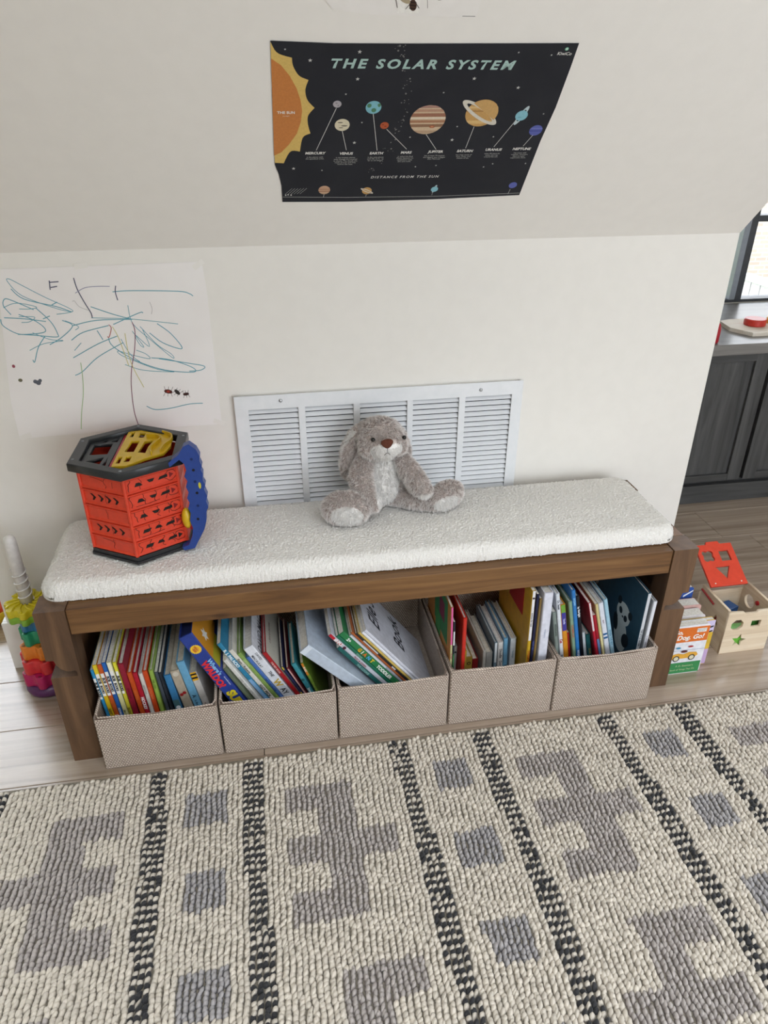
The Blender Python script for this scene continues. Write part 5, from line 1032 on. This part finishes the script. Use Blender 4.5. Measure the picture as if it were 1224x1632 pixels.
# ================================================================ RUG
RX0, RX1, RY0, RY1 = -0.80, 2.20, -0.072, -1.38
def yarn(nt, b):
    vcol(nt, b)
    n1 = N(nt, 'ShaderNodeTexNoise'); n1.inputs['Scale'].default_value = 1; n1.inputs['Detail'].default_value = 2
    nt.links.new(coords(nt, (520, 260, 520)), n1.inputs['Vector']); bump(nt, b, n1.outputs[0], .7, .0018)
rug = thing('area_rug', 'cream looped rug with charcoal stripes and grey blocks on the floor', 'rug', (0, 0, 0))
MB().box(RX0, RX1, RY1, RY0, .0005, .005).build('backing', mat('rug_backing', '#8a8376', .95, .1, build=speckle('#8f887b', '#7d766a', 150, .3, .001)), rug)
stripes = [(-.175, -.131), (.186, .230), (.402, .446), (.761, .804), (.970, 1.013), (1.305, 1.348), (1.513, 1.554), (1.880, 1.922), (-.385, -.342), (2.09, 2.13), (-.74, -.70), (-.95, -.91)]
sqx = [(.275, .365), (.845, .936), (1.397, 1.478), (-.300, -.215), (1.962, 2.05), (-.865, -.78)]
panels = [(-.092, True), (.490, False), (1.050, False), (1.612, False), (-.66, False)]
glyph = [(0, 0), (1, 0), (1, 1), (0, 2), (1, 2), (2, 2), (1, 3), (0, 4), (1, 4)]
pitch = .0118
rows_x = np.arange(RX0 + pitch / 2, RX1, pitch)
TX, TY, TL, TC, TG, TH, TW = [], [], [], [], [], [], []
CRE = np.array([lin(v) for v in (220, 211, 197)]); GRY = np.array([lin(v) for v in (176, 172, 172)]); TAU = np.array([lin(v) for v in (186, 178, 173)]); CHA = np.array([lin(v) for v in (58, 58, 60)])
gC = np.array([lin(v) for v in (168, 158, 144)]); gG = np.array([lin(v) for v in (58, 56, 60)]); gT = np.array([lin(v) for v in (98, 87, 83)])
def classify(x, y):
    x = x + (y + .09) * .026
    for i, (a, b_) in enumerate(stripes):
        if a <= x < b_: return 's'
    k = math.floor((-y - .160) / .200); f = (-y - .160) - k * .200
    if k >= 0 and f < .084:
        for a, b_ in sqx:
            if a <= x < b_: return 'q'
    for px, mir in panels:
        c = math.floor((x - px) / .0775)
        if 0 <= c < 3:
            g = math.floor((-y - .180) / .420); r = math.floor(((-y - .180) - g * .420) / .0655)
            if g >= 0 and r < 5:
                cc = 2 - c if (mir != (g % 2 == 1)) else c
                if (cc, r) in glyph: return 'g'
    return 'c'
rr = random.Random(3)
for x in rows_x:
    y = RY0 - .004 - rr.random() * .008; n = 0
    while y > RY1 + .01:
        kind = classify(x, y - .006)
        if kind == 's':
            # dashes: rows aligned across the stripe
            k = round((RY0 - y) / .0088); y = RY0 - k * .0088; l = .0088
            dark = (k % 2 == 0) if rr.random() > .08 else rr.random() > .5
            c, g = (CHA, CHA * .7) if dark else (CRE * .9, gT)
        else:
            l = rr.uniform(.0075, .0135) if kind == 'c' else rr.uniform(.0085, .0135)
            c, g = {'c': (CRE, gC), 'q': (GRY, gG), 'g': (TAU, gT)}[kind]
        TX.append(x + rr.uniform(-.0011, .0011) + .0012 * math.sin(y * 70 + x * 31)); TY.append(y - l / 2); TL.append(l); TC.append(c * rr.uniform(.88, 1.08)); TG.append(g); TW.append(.80 if kind in 'qg' else 1.0); TH.append(rr.uniform(.0062, .0098))
        y -= l * (.80 if kind != 's' else .97)
TX, TY, TL, TC, TG, TH, TW = map(np.array, (TX, TY, TL, TC, TG, TH, TW)); TW = TW[:, None]; nt2 = len(TX)
ang = np.arange(8) * math.pi / 4; ca_, sa_ = np.cos(ang), np.sin(ang)
sq_ = lambda v: np.sign(v) * np.abs(v) ** .7
W2 = pitch * .47
SL = rng.normal(.45, .25, nt2)[:, None]; LX = rng.normal(0, .0011, nt2)[:, None]; LY = rng.normal(0, .0020, nt2)[:, None]
def ring(sc, zf):
    jx = LX * zf + rng.uniform(-.0006, .0006, nt2)[:, None]
    return np.stack([TX[:, None] + jx + sq_(ca_)[None] * W2 * sc, TY[:, None] + LY * zf + sq_(ca_)[None] * W2 * SL * sc + sq_(sa_)[None] * TL[:, None] * .54 * (.5 + .5 * sc), np.broadcast_to(.0045 + TH[:, None] * zf, (nt2, 8)) + rng.uniform(-.0006, .0006, (nt2, 8)) * zf], -1)
r0, r1_, r2_ = ring(1.06, .12), ring(.95 * TW, .58), ring(.55 * TW, .93)
topv = np.stack([TX + LX[:, 0], TY + LY[:, 0], .0045 + TH], -1)[:, None, :]
VV = np.concatenate([r0, r1_, r2_, topv], 1)
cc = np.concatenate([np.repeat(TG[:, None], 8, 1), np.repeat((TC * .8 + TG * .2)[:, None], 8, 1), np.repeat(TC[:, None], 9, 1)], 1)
b0 = (np.arange(nt2) * 25)[:, None]; i8 = np.arange(8); j8 = (i8 + 1) % 8
tri = []
for o_ in (0, 8):
    tri += [np.stack([b0 + o_ + i8, b0 + o_ + j8, b0 + o_ + 8 + j8], -1).reshape(-1, 3), np.stack([b0 + o_ + i8, b0 + o_ + 8 + j8, b0 + o_ + 8 + i8], -1).reshape(-1, 3)]
tri.append(np.stack([b0 + 16 + i8, b0 + 16 + j8, np.broadcast_to(b0 + 24, (nt2, 8))], -1).reshape(-1, 3))
pile = mk('loop_pile', mesh_from_np('pile', VV.reshape(-1, 3), np.concatenate(tri), cc.reshape(-1, 3)), mat('rug_yarn', rough=.95, spec=.1, sheen=.2, build=yarn), rug, smooth=True)
pile['kind'] = 'stuff'
